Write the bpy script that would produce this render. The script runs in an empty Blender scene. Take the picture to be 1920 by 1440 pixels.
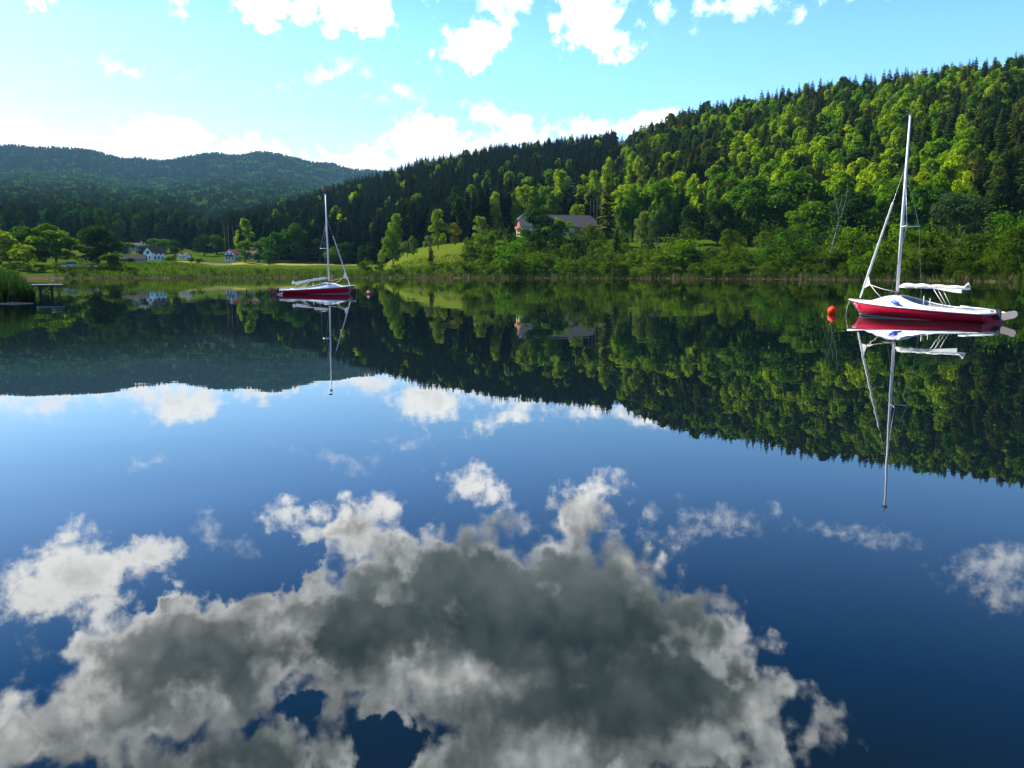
import bpy, math, random
import numpy as np
from mathutils import Vector, Matrix
R = math.radians
random.seed(7)
rng = np.random.default_rng(7)
scene = bpy.context.scene
COL = scene.collection

# ------------------------------------------------------------------ camera
CAM_H = 1.45
FPX = 1495.0                      # focal length in pixels of a 1920 wide frame
PITCH = math.atan(208.0 / FPX)
cam_d = bpy.data.cameras.new('camera')
cam = bpy.data.objects.new('camera', cam_d)
COL.objects.link(cam)
cam.location = (0, 0, CAM_H)
cam.rotation_euler = (R(90) - PITCH, 0, 0)
cam_d.sensor_width = 36
cam_d.lens = FPX / 1920 * 36
cam_d.clip_end = 20000
cam_d.clip_start = 0.1
scene.camera = cam
scene.view_settings.view_transform = 'Standard'
scene.view_settings.look = 'None'
scene.view_settings.gamma = 1
scene.view_settings.exposure = 1.25
scene.cycles.use_denoising = True
scene.cycles.denoising_input_passes = 'RGB_ALBEDO_NORMAL'
scene.cycles.denoising_prefilter = 'ACCURATE'
scene.cycles.max_bounces = 6
scene.cycles.diffuse_bounces = 3
scene.cycles.glossy_bounces = 3
scene.cycles.transmission_bounces = 4
scene.cycles.transparent_max_bounces = 8
scene.cycles.caustics_reflective = False
scene.cycles.caustics_refractive = False

SUN_AZ, SUN_EL = -56.0, 42.0      # degrees, azimuth from the view axis (+Y) towards +X


def px_dir(x, y):
    """azimuth and elevation (degrees) of a place in the photograph"""
    u, v = (x - 960) / FPX, (720 - y) / FPX
    f = math.cos(PITCH) + v * math.sin(PITCH)
    z = v * math.cos(PITCH) - math.sin(PITCH)
    return math.degrees(math.atan2(u, f)), math.degrees(math.atan2(z, math.hypot(u, f)))


def px_az(x):
    return math.degrees(math.atan2(x - 960, 1509.0))


# ------------------------------------------------------------------ node helper
class NT:
    def __init__(self, tree):
        self.t = tree
        tree.nodes.clear()

    def n(self, kind, props=None, **ins):
        nd = self.t.nodes.new(kind)
        for k, v in (props or {}).items():
            setattr(nd, k, v)
        for k, v in ins.items():
            key = int(k[1:]) if k[0] == 'i' and k[1:].isdigit() else k.replace('_', ' ')
            self.set(nd, key, v)
        return nd

    def set(self, nd, key, v):
        s = nd.inputs[key]
        if isinstance(v, bpy.types.NodeSocket):
            self.t.links.new(v, s)
        elif isinstance(v, bpy.types.Node):
            self.t.links.new(v.outputs[0], s)
        else:
            s.default_value = v

    def m(self, op, a, b=None, c=None, clamp=False):
        nd = self.t.nodes.new('ShaderNodeMath')
        nd.operation = op
        nd.use_clamp = clamp
        self.set(nd, 0, a)
        if b is not None: self.set(nd, 1, b)
        if c is not None: self.set(nd, 2, c)
        return nd.outputs[0]

    def ss(self, v, lo, hi):
        nd = self.t.nodes.new('ShaderNodeMapRange')
        nd.interpolation_type = 'SMOOTHSTEP'
        self.set(nd, 0, v); self.set(nd, 1, lo); self.set(nd, 2, hi)
        return nd.outputs[0]

    def mix(self, f, a, b, blend='MIX'):
        nd = self.t.nodes.new('ShaderNodeMix')
        nd.data_type = 'RGBA'
        nd.blend_type = blend
        self.set(nd, 0, f); self.set(nd, 6, a); self.set(nd, 7, b)
        return nd.outputs[2]

    def ramp(self, f, stops, interp='LINEAR'):
        nd = self.t.nodes.new('ShaderNodeValToRGB')
        cr = nd.color_ramp
        cr.interpolation = interp
        while len(cr.elements) < len(stops): cr.elements.new(0.5)
        for e, (p, c) in zip(cr.elements, stops):
            e.position = p
            e.color = (*c, 1) if len(c) == 3 else c
        self.set(nd, 0, f)
        return nd.outputs[0]


# ------------------------------------------------------------------ world: sky and clouds
world = bpy.data.worlds.new('World')
scene.world = world
world.use_nodes = True
w = NT(world.node_tree)
tc = w.n('ShaderNodeTexCoord')
sep = w.n('ShaderNodeSeparateXYZ', i0=tc.outputs['Generated'])
az = w.m('MULTIPLY', w.m('ARCTAN2', sep.outputs[0], sep.outputs[1]), 57.29578)
el = w.m('MULTIPLY', w.m('ARCSINE', sep.outputs[2]), 57.29578)
sky = w.n('ShaderNodeTexSky')
sky.sky_type = 'NISHITA'
sky.sun_disc = False
sky.sun_elevation = R(SUN_EL)
sky.sun_rotation = R(SUN_AZ)
sky.altitude = 500
sky.air_density = 1.0
sky.dust_density = 1.0
sky.ozone_density = 1.5
SKY_K = 0.085
skyc = w.mix(1.0, sky.outputs[0], (SKY_K, SKY_K, SKY_K, 1), 'MULTIPLY')
# deeper blue overhead, pale near the horizon
tint = w.ramp(w.m('DIVIDE', el, 45.0, clamp=True),
              [(0.0, (1.15, 1.25, 1.35)), (0.244, (0.86, 1.27, 1.62)), (0.333, (0.80, 1.24, 1.78)), (0.444, (0.54, 1.02, 1.62)),
               (0.556, (0.09, 0.58, 1.32)), (0.69, (0.035, 0.29, 0.72)), (1.0, (0.03, 0.2, 0.5))])
skyc = w.mix(1.0, skyc, tint, 'MULTIPLY')
p = w.n('ShaderNodeCombineXYZ', i0=az, i1=el)


def noise(vec, scale, detail=8, rough=0.55, off=0.0, color=False, stretch=(1, 1, 1)):
    mp = w.n('ShaderNodeMapping', i0=vec)
    mp.inputs['Location'].default_value = (off, off * 1.7, off * 0.3)
    mp.inputs['Scale'].default_value = stretch
    nz = w.n('ShaderNodeTexNoise', i0=mp)
    nz.inputs['Scale'].default_value = scale
    nz.inputs['Detail'].default_value = detail
    nz.inputs['Roughness'].default_value = rough
    return nz.outputs['Color' if color else 'Fac']


warp = w.n('ShaderNodeVectorMath', {'operation': 'SUBTRACT'}, i0=noise(p, 0.22, 6, 0.6, 3.1, True), i1=(0.5, 0.5, 0.5))
warp1 = w.n('ShaderNodeVectorMath', {'operation': 'SCALE'}, i0=warp); warp1.inputs['Scale'].default_value = 6.0
warp2 = w.n('ShaderNodeVectorMath', {'operation': 'SCALE'}, i0=warp); warp2.inputs['Scale'].default_value = 2.4
pbig = w.n('ShaderNodeVectorMath', {'operation': 'ADD'}, i0=p, i1=warp1)
psml = w.n('ShaderNodeVectorMath', {'operation': 'ADD'}, i0=p, i1=warp2)


def blobs(vec, items, smooth=0.5):
    """union of ellipses given where their mirror image lies in the lake; returns a distance field in degrees"""
    acc = None
    for it in items:
        x, y, rx, ry = it[:4]
        rot = it[4] if len(it) > 4 else 0
        a0, e0 = px_dir(x, y); e0 = -e0
        a1, _ = px_dir(x + rx, y); a2, _ = px_dir(x - rx, y)
        _, e1 = px_dir(x, y - ry); _, e2 = px_dir(x, y + ry)
        ra, re = abs(a1 - a2) / 2, abs(e1 - e2) / 2
        d_ = w.n('ShaderNodeVectorMath', {'operation': 'SUBTRACT'}, i0=vec, i1=(a0, e0, 0))
        if rot:
            c_, s_ = math.cos(R(rot)), math.sin(R(rot))
            dx = w.n('ShaderNodeVectorMath', {'operation': 'DOT_PRODUCT'}, i0=d_, i1=(c_ / ra, s_ / ra, 0)).outputs['Value']
            dy = w.n('ShaderNodeVectorMath', {'operation': 'DOT_PRODUCT'}, i0=d_, i1=(-s_ / re, c_ / re, 0)).outputs['Value']
            q_ = w.n('ShaderNodeCombineXYZ', i0=dx, i1=dy)
        else:
            q_ = w.n('ShaderNodeVectorMath', {'operation': 'MULTIPLY'}, i0=d_, i1=(1 / ra, 1 / re, 0))
        ln = w.n('ShaderNodeVectorMath', {'operation': 'LENGTH'}, i0=q_)
        mm = min(ra, re)
        s = w.m('MULTIPLY_ADD', ln.outputs['Value'], -mm, mm)
        acc = s if acc is None else w.m('SMOOTH_MAX', acc, s, smooth)
    return acc


BIG = [(890, 1085, 285, 92), (1030, 1195, 360, 140), (1285, 1305, 205, 98), (1110, 1350, 330, 120),
       (660, 1000, 62, 48), (570, 1150, 90, 75), (350, 1240, 230, 125), (250, 1330, 240, 75), (30, 1390, 80, 75),
       (450, 1430, 280, 60), (700, 1180, 210, 115), (830, 1270, 190, 80), (960, 1420, 180, 110), (1160, 1092, 62, 40),
       (1090, 985, 45, 55), (470, 1120, 60, 45)]
DARK = [(960, 1055, 270, 70), (1080, 1170, 310, 100), (1260, 1280, 165, 58), (1150, 1310, 260, 70), (1330, 1240, 130, 50), (400, 1245, 100, 36), (620, 1215, 150, 55),
        (480, 1428, 240, 40), (1010, 1130, 300, 80), (870, 1150, 240, 60)]
HOLES = [(720, 1395, 75, 62), (570, 1325, 50, 26), (300, 1128, 70, 20), (20, 1225, 75, 60), (430, 1068, 100, 58), (545, 1040, 55, 45)]
LIGHT = [(860, 1275, 190, 60), (560, 1170, 70, 45), (170, 1310, 110, 45), (560, 1385, 80, 32), (1440, 1335, 95, 80),
         (1330, 1405, 150, 45), (1195, 1085, 70, 45), (660, 965, 90, 55), (30, 1390, 80, 75), (1000, 1430, 120, 60), (1095, 960, 50, 60)]
WHITE = [(150, 1075, 165, 62), (75, 1125, 65, 42), (270, 1050, 75, 38), (130, 1005, 36, 26), (190, 1130, 70, 35),
         (290, 752, 36, 36), (352, 754, 62, 36), (80, 736, 260, 22), (250, 735, 300, 15), (640, 704, 150, 24), (470, 730, 40, 9), (560, 706, 90, 10),
         (700, 712, 75, 22), (800, 752, 58, 44), (860, 734, 80, 28), (960, 772, 60, 22, -12),
         (1210, 787, 42, 22), (1110, 766, 50, 18), (893, 912, 60, 26, 8), (898, 872, 16, 14),
         (1105, 912, 55, 18), (540, 965, 34, 20), (662, 962, 58, 20)]
WISP = [(120, 742, 420, 34), (480, 716, 330, 26), (900, 745, 160, 24), (450, 1014, 26, 16), (393, 992, 22, 26, 30), (1300, 1002, 70, 12, -10), (1282, 972, 14, 24), (1345, 972, 50, 14, 8),
        (1222, 970, 16, 16), (1450, 955, 14, 14), (1865, 1072, 100, 38, -12), (1865, 1105, 70, 26),
        (630, 858, 42, 8, 18), (300, 872, 34, 8), (765, 832, 26, 12), (483, 968, 9, 7), (70, 1215, 24, 10, 20),
        (1155, 1005, 14, 26), (1590, 1000, 60, 8)]
WHITE = [list(b) for b in WHITE]
sd_big = blobs(pbig, BIG, 1.1)
sd_hole = blobs(pbig, HOLES)
sd_light = blobs(pbig, LIGHT, 1.5)
sd_white = blobs(psml, WHITE)
sd_wisp = blobs(psml, WISP)
n_a = w.m('SUBTRACT', noise(p, 0.42, 9, 0.56, 9.0), 0.5)
n_b = w.m('SUBTRACT', noise(p, 1.3, 8, 0.62, 21.0), 0.5)
n_c = w.m('SUBTRACT', noise(p, 0.21, 5, 0.5, 31.0), 0.5)
sd_dark = blobs(pbig, DARK, 2.5)
fb = w.m('MULTIPLY_ADD', n_a, 3.2, w.m('SUBTRACT', w.m('ADD', sd_big, 0.25), w.m('MAXIMUM', w.m('MULTIPLY', sd_hole, 3.0), 0.0)))
fb = w.m('MULTIPLY_ADD', n_b, 1.1, fb)
# rounded billows along the cloud edges
pv_ = w.n('ShaderNodeVectorMath', {'operation': 'ADD'}, i0=p, i1=warp2)


def billow(scale, off):
    v0 = w.n('ShaderNodeVectorMath', {'operation': 'ADD'}, i0=pv_, i1=(off, off * 0.6, 0))
    vo = w.n('ShaderNodeTexVoronoi', {'feature': 'SMOOTH_F1', 'voronoi_dimensions': '2D'}, Vector=v0)
    vo.inputs['Scale'].default_value = scale
    vo.inputs['Smoothness'].default_value = 0.35
    return w.m('SUBTRACT', 0.40, vo.outputs['Distance'])


b1 = billow(0.42, 3.0)
b2 = billow(1.05, 8.0)
bil = w.m('MULTIPLY_ADD', b2, 0.45, b1)
fb = w.m('MULTIPLY_ADD', bil, 2.0, fb)
fw = w.m('MULTIPLY_ADD', n_b, 2.6, sd_white)
fw = w.m('MULTIPLY_ADD', n_a, 1.4, fw)
fw = w.m('MULTIPLY_ADD', bil, 0.9, fw)
fs = w.m('MULTIPLY_ADD', n_b, 3.2, sd_wisp)
fs = w.m('MULTIPLY_ADD', n_a, 2.0, fs)
a_big = w.ss(fb, -0.65, 1.0)
a_white = w.ss(fw, -0.45, 0.95)
a_wisp = w.m('MULTIPLY', w.ss(fs, -0.4, 1.7), 0.6)
edge_l = w.m('MULTIPLY_ADD', w.m('MAXIMUM', w.m('SUBTRACT', el, 8.0), 0.0), 0.12, 0.90)
edge_c = w.n('ShaderNodeCombineXYZ', i0=edge_l, i1=w.m('MULTIPLY', edge_l, 0.985), i2=w.m('MULTIPLY', edge_l, 0.95))
core = w.mix(w.ss(n_c, -0.2, 0.25), (0.115, 0.155, 0.152, 1), (0.47, 0.53, 0.52, 1))
rim = w.m('SUBTRACT', 1.0, w.ss(w.m('MULTIPLY_ADD', n_c, 2.0, fb), 0.1, 2.2))
rim = w.m('MULTIPLY', rim, w.m('MULTIPLY_ADD', w.ss(noise(p, 0.13, 3, 0.5, 57.0), 0.40, 0.58), 0.65, 0.35))
lite = w.m('MULTIPLY', w.ss(w.m('MULTIPLY_ADD', n_c, 3.0, sd_light), -0.8, 2.0), 0.75)
dk_ = w.m('SUBTRACT', sd_dark, w.m('MAXIMUM', w.m('MULTIPLY', sd_light, 0.8), 0.0))
t_dark = w.ss(w.m('MULTIPLY_ADD', n_a, 1.2, w.m('MULTIPLY_ADD', bil, -1.3, w.m('MULTIPLY_ADD', n_c, 4.0, dk_))), -2.9, 1.7)
dark = w.m('MULTIPLY', t_dark, w.m('SUBTRACT', 1.0, w.m('MULTIPLY', rim, 0.75)))
bright = w.m('MAXIMUM', rim, lite)
body = w.m('MULTIPLY', w.m('MULTIPLY_ADD', bright, 0.70, 0.30), w.m('MULTIPLY_ADD', bil, 0.55, w.m('MULTIPLY_ADD', noise(p, 0.75, 5, 0.5, 71.0), 0.8, 0.62)))
c_big = w.mix(dark, w.mix(1.0, edge_c.outputs[0], w.n('ShaderNodeCombineXYZ', i0=body, i1=body, i2=body).outputs[0], 'MULTIPLY'), core)
t_w = w.m('MULTIPLY', w.ss(w.m('MULTIPLY_ADD', n_c, 3.0, fw), 0.5, 2.6), 0.55)
c_white = w.mix(t_w, edge_c.outputs[0], w.mix(1.0, edge_c.outputs[0], (0.42, 0.45, 0.47, 1), 'MULTIPLY'))
skyc = w.mix(a_wisp, skyc, edge_c.outputs[0])
skyc = w.mix(a_big, skyc, c_big)
skyc = w.mix(a_white, skyc, c_white)
bg = w.n('ShaderNodeBackground', i0=skyc)
bg.inputs[1].default_value = 1.0
wo = w.n('ShaderNodeOutputWorld', i0=bg)

# ------------------------------------------------------------------ sun
sun_d = bpy.data.lights.new('sun', 'SUN')
sun_d.energy = 5.0
sun_d.angle = R(0.5)
sun_d.color = (1.0, 0.94, 0.84)
sun = bpy.data.objects.new('sun', sun_d)
COL.objects.link(sun)
sdir = Vector((math.sin(R(SUN_AZ)) * math.cos(R(SUN_EL)), math.cos(R(SUN_AZ)) * math.cos(R(SUN_EL)), math.sin(R(SUN_EL))))
sun.rotation_euler = sdir.to_track_quat('Z', 'Y').to_euler()
sun.location = sdir * 100

# ------------------------------------------------------------------ mesh helpers


class MB:
    """collects shapes and links them as one mesh object"""

    def __init__(self):
        self.v, self.f, self.mi, self.sm = [], [], [], []

    def add(self, verts, faces, mi=0, smooth=False):
        b = len(self.v)
        self.v += [tuple(q) for q in verts]
        for fc in faces:
            self.f.append(tuple(i + b for i in fc)); self.mi.append(mi); self.sm.append(smooth)

    def box(self, c, s, rz=0.0, mi=0, taper=1.0):
        cx, cy, cz = c; hx, hy, hz = s[0] / 2, s[1] / 2, s[2] / 2
        ca, sa = math.cos(rz), math.sin(rz)
        vs = []
        for z, k in ((-hz, 1.0), (hz, taper)):
            for x, y in ((-hx, -hy), (hx, -hy), (hx, hy), (-hx, hy)):
                x *= k; y *= k
                vs.append((cx + x * ca - y * sa, cy + x * sa + y * ca, cz + z))
        self.add(vs, [(0, 3, 2, 1), (4, 5, 6, 7), (0, 1, 5, 4), (1, 2, 6, 5), (2, 3, 7, 6), (3, 0, 4, 7)], mi)

    def tube(self, pts, rad, n=8, mi=0, caps=True, squash=1.0):
        pts = [Vector(q) for q in pts]
        rad = [rad] * len(pts) if not hasattr(rad, '__len__') else rad
        rings = []
        for i, q in enumerate(pts):
            d = (pts[min(i + 1, len(pts) - 1)] - pts[max(i - 1, 0)]).normalized()
            up = Vector((0, 0, 1)) if abs(d.z) < 0.9 else Vector((1, 0, 0))
            a = d.cross(up).normalized(); b = a.cross(d).normalized()
            rings.append([q + (a * math.cos(2 * math.pi * k / n) * squash + b * math.sin(2 * math.pi * k / n)) * rad[i] for k in range(n)])
        vs = [q for r_ in rings for q in r_]
        fs = []
        for i in range(len(pts) - 1):
            for k in range(n):
                fs.append((i * n + k, i * n + (k + 1) % n, (i + 1) * n + (k + 1) % n, (i + 1) * n + k))
        if caps:
            fs.append(tuple(range(n - 1, -1, -1)))
            fs.append(tuple((len(pts) - 1) * n + k for k in range(n)))
        self.add(vs, fs, mi, True)

    def lathe(self, prof, n=20, c=(0, 0, 0), mi=0):
        vs = []
        for r_, z in prof:
            for k in range(n):
                a = 2 * math.pi * k / n
                vs.append((c[0] + r_ * math.cos(a), c[1] + r_ * math.sin(a), c[2] + z))
        fs = []
        for i in range(len(prof) - 1):
            for k in range(n):
                fs.append((i * n + k, i * n + (k + 1) % n, (i + 1) * n + (k + 1) % n, (i + 1) * n + k))
        self.add(vs, fs, mi, True)

    def prism(self, outline, a, b, mi=0):
        """outline of (u, v) points; a, b functions mapping (u, v) to both end faces"""
        n = len(outline)
        vs = [a(u, v) for u, v in outline] + [b(u, v) for u, v in outline]
        fs = [tuple(range(n)), tuple(range(2 * n - 1, n - 1, -1))]
        fs += [(i, i + n, (i + 1) % n + n, (i + 1) % n) for i in range(n)]
        self.add(vs, fs, mi)

    def mesh(self, name, mats):
        me = bpy.data.meshes.new(name)
        me.from_pydata(self.v, [], self.f)
        for m_ in (mats if isinstance(mats, (list, tuple)) else [mats]): me.materials.append(m_)
        me.polygons.foreach_set('material_index', self.mi)
        me.polygons.foreach_set('use_smooth', self.sm)
        me.update()
        return me

    def build(self, name, mats, parent=None, loc=None):
        o = bpy.data.objects.new(name, self.mesh(name, mats))
        COL.objects.link(o)
        if parent: o.parent = parent
        if loc: o.location = loc
        return o


def fix_normals(o):
    import bmesh
    bm = bmesh.new(); bm.from_mesh(o.data)
    bmesh.ops.recalc_face_normals(bm, faces=bm.faces)
    bm.to_mesh(o.data); bm.free()
    return o


def tag(o, label=None, cat=None, group=None, kind=None):
    if label: o['label'] = label
    if cat: o['category'] = cat
    if group: o['group'] = group
    if kind: o['kind'] = kind
    return o


def empty(name, loc=(0, 0, 0), rz=0.0):
    o = bpy.data.objects.new(name, None)
    COL.objects.link(o)
    o.location = loc
    o.rotation_euler = (0, 0, rz)
    o.empty_display_size = 0.5
    return o


def np_mesh(name, verts, quads, mats, col=None, tris=None, mi=None):
    me = bpy.data.meshes.new(name)
    v = np.asarray(verts, dtype=np.float32)
    nq = len(quads)
    loops = np.asarray(quads, dtype=np.int32).ravel()
    k = np.asarray(quads).shape[1]
    me.vertices.add(len(v)); me.vertices.foreach_set('co', v.ravel())
    me.loops.add(len(loops)); me.loops.foreach_set('vertex_index', loops)
    me.polygons.add(nq)
    me.polygons.foreach_set('loop_start', np.arange(0, nq * k, k, dtype=np.int32))
    me.polygons.foreach_set('loop_total', np.full(nq, k, dtype=np.int32))
    for m_ in (mats if isinstance(mats, (list, tuple)) else [mats]): me.materials.append(m_)
    if mi is not None: me.polygons.foreach_set('material_index', np.asarray(mi, dtype=np.int32))
    if col is not None:
        at = me.color_attributes.new('zone', 'FLOAT_COLOR', 'POINT')
        c4 = np.ones((len(v), 4), dtype=np.float32); c4[:, :3] = col
        at.data.foreach_set('color', c4.ravel())
    me.update()
    me.validate()
    return me


# ------------------------------------------------------------------ materials
def mat(name):
    m_ = bpy.data.materials.new(name)
    m_.use_nodes = True
    return m_, NT(m_.node_tree)


def simple(name, col, rough=0.5, spec=0.5, var=0.12, scale=3.0, metal=0.0, bump=0.0, coat=0.0):
    m_, t = mat(name)
    tcx = t.n('ShaderNodeTexCoord')
    nz = t.n('ShaderNodeTexNoise', Vector=tcx.outputs['Object'])
    nz.inputs['Scale'].default_value = scale
    nz.inputs['Detail'].default_value = 5
    c = t.mix(nz.outputs['Fac'], (*[q * (1 - var) for q in col], 1), (*[min(1, q * (1 + var)) for q in col], 1))
    b = t.n('ShaderNodeBsdfPrincipled', Base_Color=c)
    b.inputs['Roughness'].default_value = rough
    b.inputs['Specular IOR Level'].default_value = spec
    b.inputs['Metallic'].default_value = metal
    b.inputs['Coat Weight'].default_value = coat
    if bump:
        bp = t.n('ShaderNodeBump', Height=nz.outputs['Fac'])
        bp.inputs['Strength'].default_value = bump
        bp.inputs['Distance'].default_value = 0.02
        t.set(b, 'Normal', bp)
    t.n('ShaderNodeOutputMaterial', Surface=b)
    return m_


def foliage(name, stops, trans=0.45, tboost=1.6, var=0.35, nscale=0.35):
    m_, t = mat(name)
    oi = t.n('ShaderNodeObjectInfo')
    c = t.ramp(oi.outputs['Random'], stops)
    tcx = t.n('ShaderNodeTexCoord')
    nz = t.n('ShaderNodeTexNoise', Vector=tcx.outputs['Object'])
    nz.inputs['Scale'].default_value = nscale
    nz.inputs['Detail'].default_value = 4
    f = t.m('MULTIPLY_ADD', nz.outputs['Fac'], 2 * var, 1 - var)
    c = t.mix(1.0, c, t.n('ShaderNodeCombineXYZ', i0=f, i1=f, i2=f).outputs[0], 'MULTIPLY')
    d = t.n('ShaderNodeBsdfDiffuse', Color=c)
    tcol = t.mix(1.0, c, (tboost * 1.15, tboost * 1.12, tboost * 0.5, 1), 'MULTIPLY')
    tr = t.n('ShaderNodeBsdfTranslucent', Color=tcol)
    mx = t.n('ShaderNodeMixShader', i0=trans, i1=d, i2=tr)
    t.n('ShaderNodeOutputMaterial', Surface=mx)
    return m_


M = {}
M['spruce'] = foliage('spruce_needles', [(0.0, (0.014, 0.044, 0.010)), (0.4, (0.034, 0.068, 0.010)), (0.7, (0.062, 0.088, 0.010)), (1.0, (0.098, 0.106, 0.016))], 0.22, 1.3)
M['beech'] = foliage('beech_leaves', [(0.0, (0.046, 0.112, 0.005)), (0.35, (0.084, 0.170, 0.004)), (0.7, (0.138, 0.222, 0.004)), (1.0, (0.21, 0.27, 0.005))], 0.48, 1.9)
M['shadespruce'] = foliage('shade_tinted_needles', [(0.0, (0.003, 0.015, 0.007)), (0.6, (0.006, 0.021, 0.008)), (1.0, (0.013, 0.030, 0.008))], 0.15, 1.1)  # darker copy of the spruce needles, hillside shade is put into the colour
M['farleaf'] = foliage('far_leaves', [(0.0, (0.008, 0.042, 0.010)), (0.5, (0.018, 0.066, 0.011)), (1.0, (0.045, 0.105, 0.012))], 0.35, 1.3)
M['farsuntint'] = foliage('far_suntint_leaves', [(0.0, (0.045, 0.115, 0.014)), (1.0, (0.11, 0.20, 0.016))], 0.38, 1.4)  # leaf colour raised to stand for sunlit patches on the distant hills
M['green'] = foliage('green_leaves', [(0.0, (0.028, 0.086, 0.006)), (0.5, (0.048, 0.118, 0.005)), (1.0, (0.078, 0.145, 0.005))], 0.42, 1.8)
M['dark'] = foliage('dark_leaves', [(0.0, (0.014, 0.045, 0.008)), (1.0, (0.026, 0.062, 0.009))], 0.35, 1.6)
M['pale'] = foliage('pale_leaves', [(0.0, (0.10, 0.150, 0.035)), (1.0, (0.13, 0.175, 0.045))], 0.42, 1.5)
M['yellow'] = foliage('yellow_leaves', [(0.0, (0.19, 0.19, 0.004)), (1.0, (0.22, 0.21, 0.004))], 0.45, 1.6)
M['bright'] = foliage('bright_leaves', [(0.0, (0.13, 0.19, 0.010)), (1.0, (0.18, 0.24, 0.018))], 0.45, 1.7)
M['shrub'] = foliage('shrub_leaves', [(0.0, (0.028, 0.060, 0.006)), (0.5, (0.050, 0.088, 0.006)), (1.0, (0.066, 0.108, 0.007))], 0.42, 1.6)
M['grey'] = foliage('grey_leaves', [(0.0, (0.040, 0.075, 0.030)), (1.0, (0.052, 0.085, 0.034))], 0.38, 1.3)
M['bark'] = simple('bark', (0.055, 0.043, 0.032), 0.9, 0.2, 0.3, 4)
M['birchbark'] = simple('birch_bark', (0.20, 0.19, 0.17), 0.8, 0.2, 0.3, 3)
M['paletrunk'] = simple('pale_bark', (0.30, 0.28, 0.25), 0.8, 0.2, 0.3, 3)
M['white'] = simple('white_gelcoat', (0.68, 0.68, 0.67), 0.22, 0.5, 0.04, 2, coat=0.3)
M['red'] = simple('red_gelcoat', (0.58, 0.004, 0.028), 0.2, 0.5, 0.14, 5, coat=0.3)
M['cockpit'] = simple('grey_cockpit_liner', (0.22, 0.23, 0.24), 0.5, 0.4, 0.12, 3)
M['alu'] = simple('mast_aluminium', (0.70, 0.70, 0.68), 0.4, 0.5, 0.08, 4)
M['sail'] = simple('sail_cloth', (0.70, 0.69, 0.67), 0.75, 0.3, 0.08, 8, bump=0.3)
M['rope'] = simple('rope', (0.62, 0.58, 0.48), 0.9, 0.2, 0.15, 10)
M['darkrope'] = simple('dark_rope', (0.10, 0.11, 0.10), 0.9, 0.2, 0.15, 10)
M['wire'] = simple('steel_wire', (0.35, 0.36, 0.36), 0.35, 0.5, 0.1, 10, metal=0.8)
M['blue'] = simple('blue_fender', (0.02, 0.09, 0.55), 0.35, 0.5, 0.1, 5)
M['orange'] = simple('orange_buoy', (0.98, 0.055, 0.008), 0.6, 0.2, 0.06, 4)
M['redbuoy'] = simple('red_buoy', (0.62, 0.02, 0.03), 0.4, 0.5, 0.08, 4)
M['blackmetal'] = simple('black_fitting', (0.03, 0.03, 0.03), 0.5, 0.4, 0.1, 4)
M['bottom'] = simple('shaded_underside', (0.045, 0.05, 0.05), 0.4, 0.4, 0.1, 3)  # shade under the hull is put into this dark colour
M['letter'] = simple('hull_lettering', (0.75, 0.35, 0.45), 0.4, 0.4, 0.05, 4)
M['greyrudder'] = simple('weathered_rudder', (0.24, 0.21, 0.20), 0.5, 0.4, 0.18, 6)
M['redrudder'] = simple('red_rudder', (0.30, 0.04, 0.06), 0.4, 0.4, 0.15, 6)
M['darkwood'] = simple('dark_wood', (0.045, 0.036, 0.028), 0.8, 0.3, 0.3, 6)
M['greywood'] = simple('weathered_wood', (0.30, 0.30, 0.29), 0.7, 0.3, 0.2, 6)
M['plaster'] = simple('white_plaster', (0.78, 0.77, 0.74), 0.85, 0.2, 0.05, 1)
M['cream'] = simple('cream_plaster', (0.50, 0.42, 0.29), 0.85, 0.2, 0.08, 1)
M['greyplaster'] = simple('grey_plaster', (0.30, 0.32, 0.33), 0.85, 0.2, 0.08, 1)
M['orangewood'] = simple('orange_boards', (0.32, 0.10, 0.04), 0.7, 0.3, 0.2, 2)
M['greyroof'] = simple('grey_roof', (0.095, 0.09, 0.098), 0.7, 0.08, 0.18, 0.8)
M['darkroof'] = simple('dark_roof', (0.035, 0.028, 0.034), 0.75, 0.08, 0.2, 0.8)
M['redroof'] = simple('red_roof', (0.28, 0.06, 0.05), 0.75, 0.08, 0.2, 0.8)
M['brownroof'] = simple('brown_roof', (0.25, 0.13, 0.10), 0.75, 0.08, 0.2, 0.8)
M['glass'] = simple('dark_glass', (0.02, 0.025, 0.03), 0.08, 0.6, 0.05, 1)
M['silver'] = simple('silver_paint', (0.45, 0.48, 0.50), 0.3, 0.5, 0.03, 1, metal=0.3, coat=0.5)
M['carwhite'] = simple('white_paint', (0.75, 0.76, 0.78), 0.3, 0.5, 0.03, 1, coat=0.5)
M['tyre'] = simple('tyre', (0.02, 0.02, 0.02), 0.9, 0.2, 0.05, 5)

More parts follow.
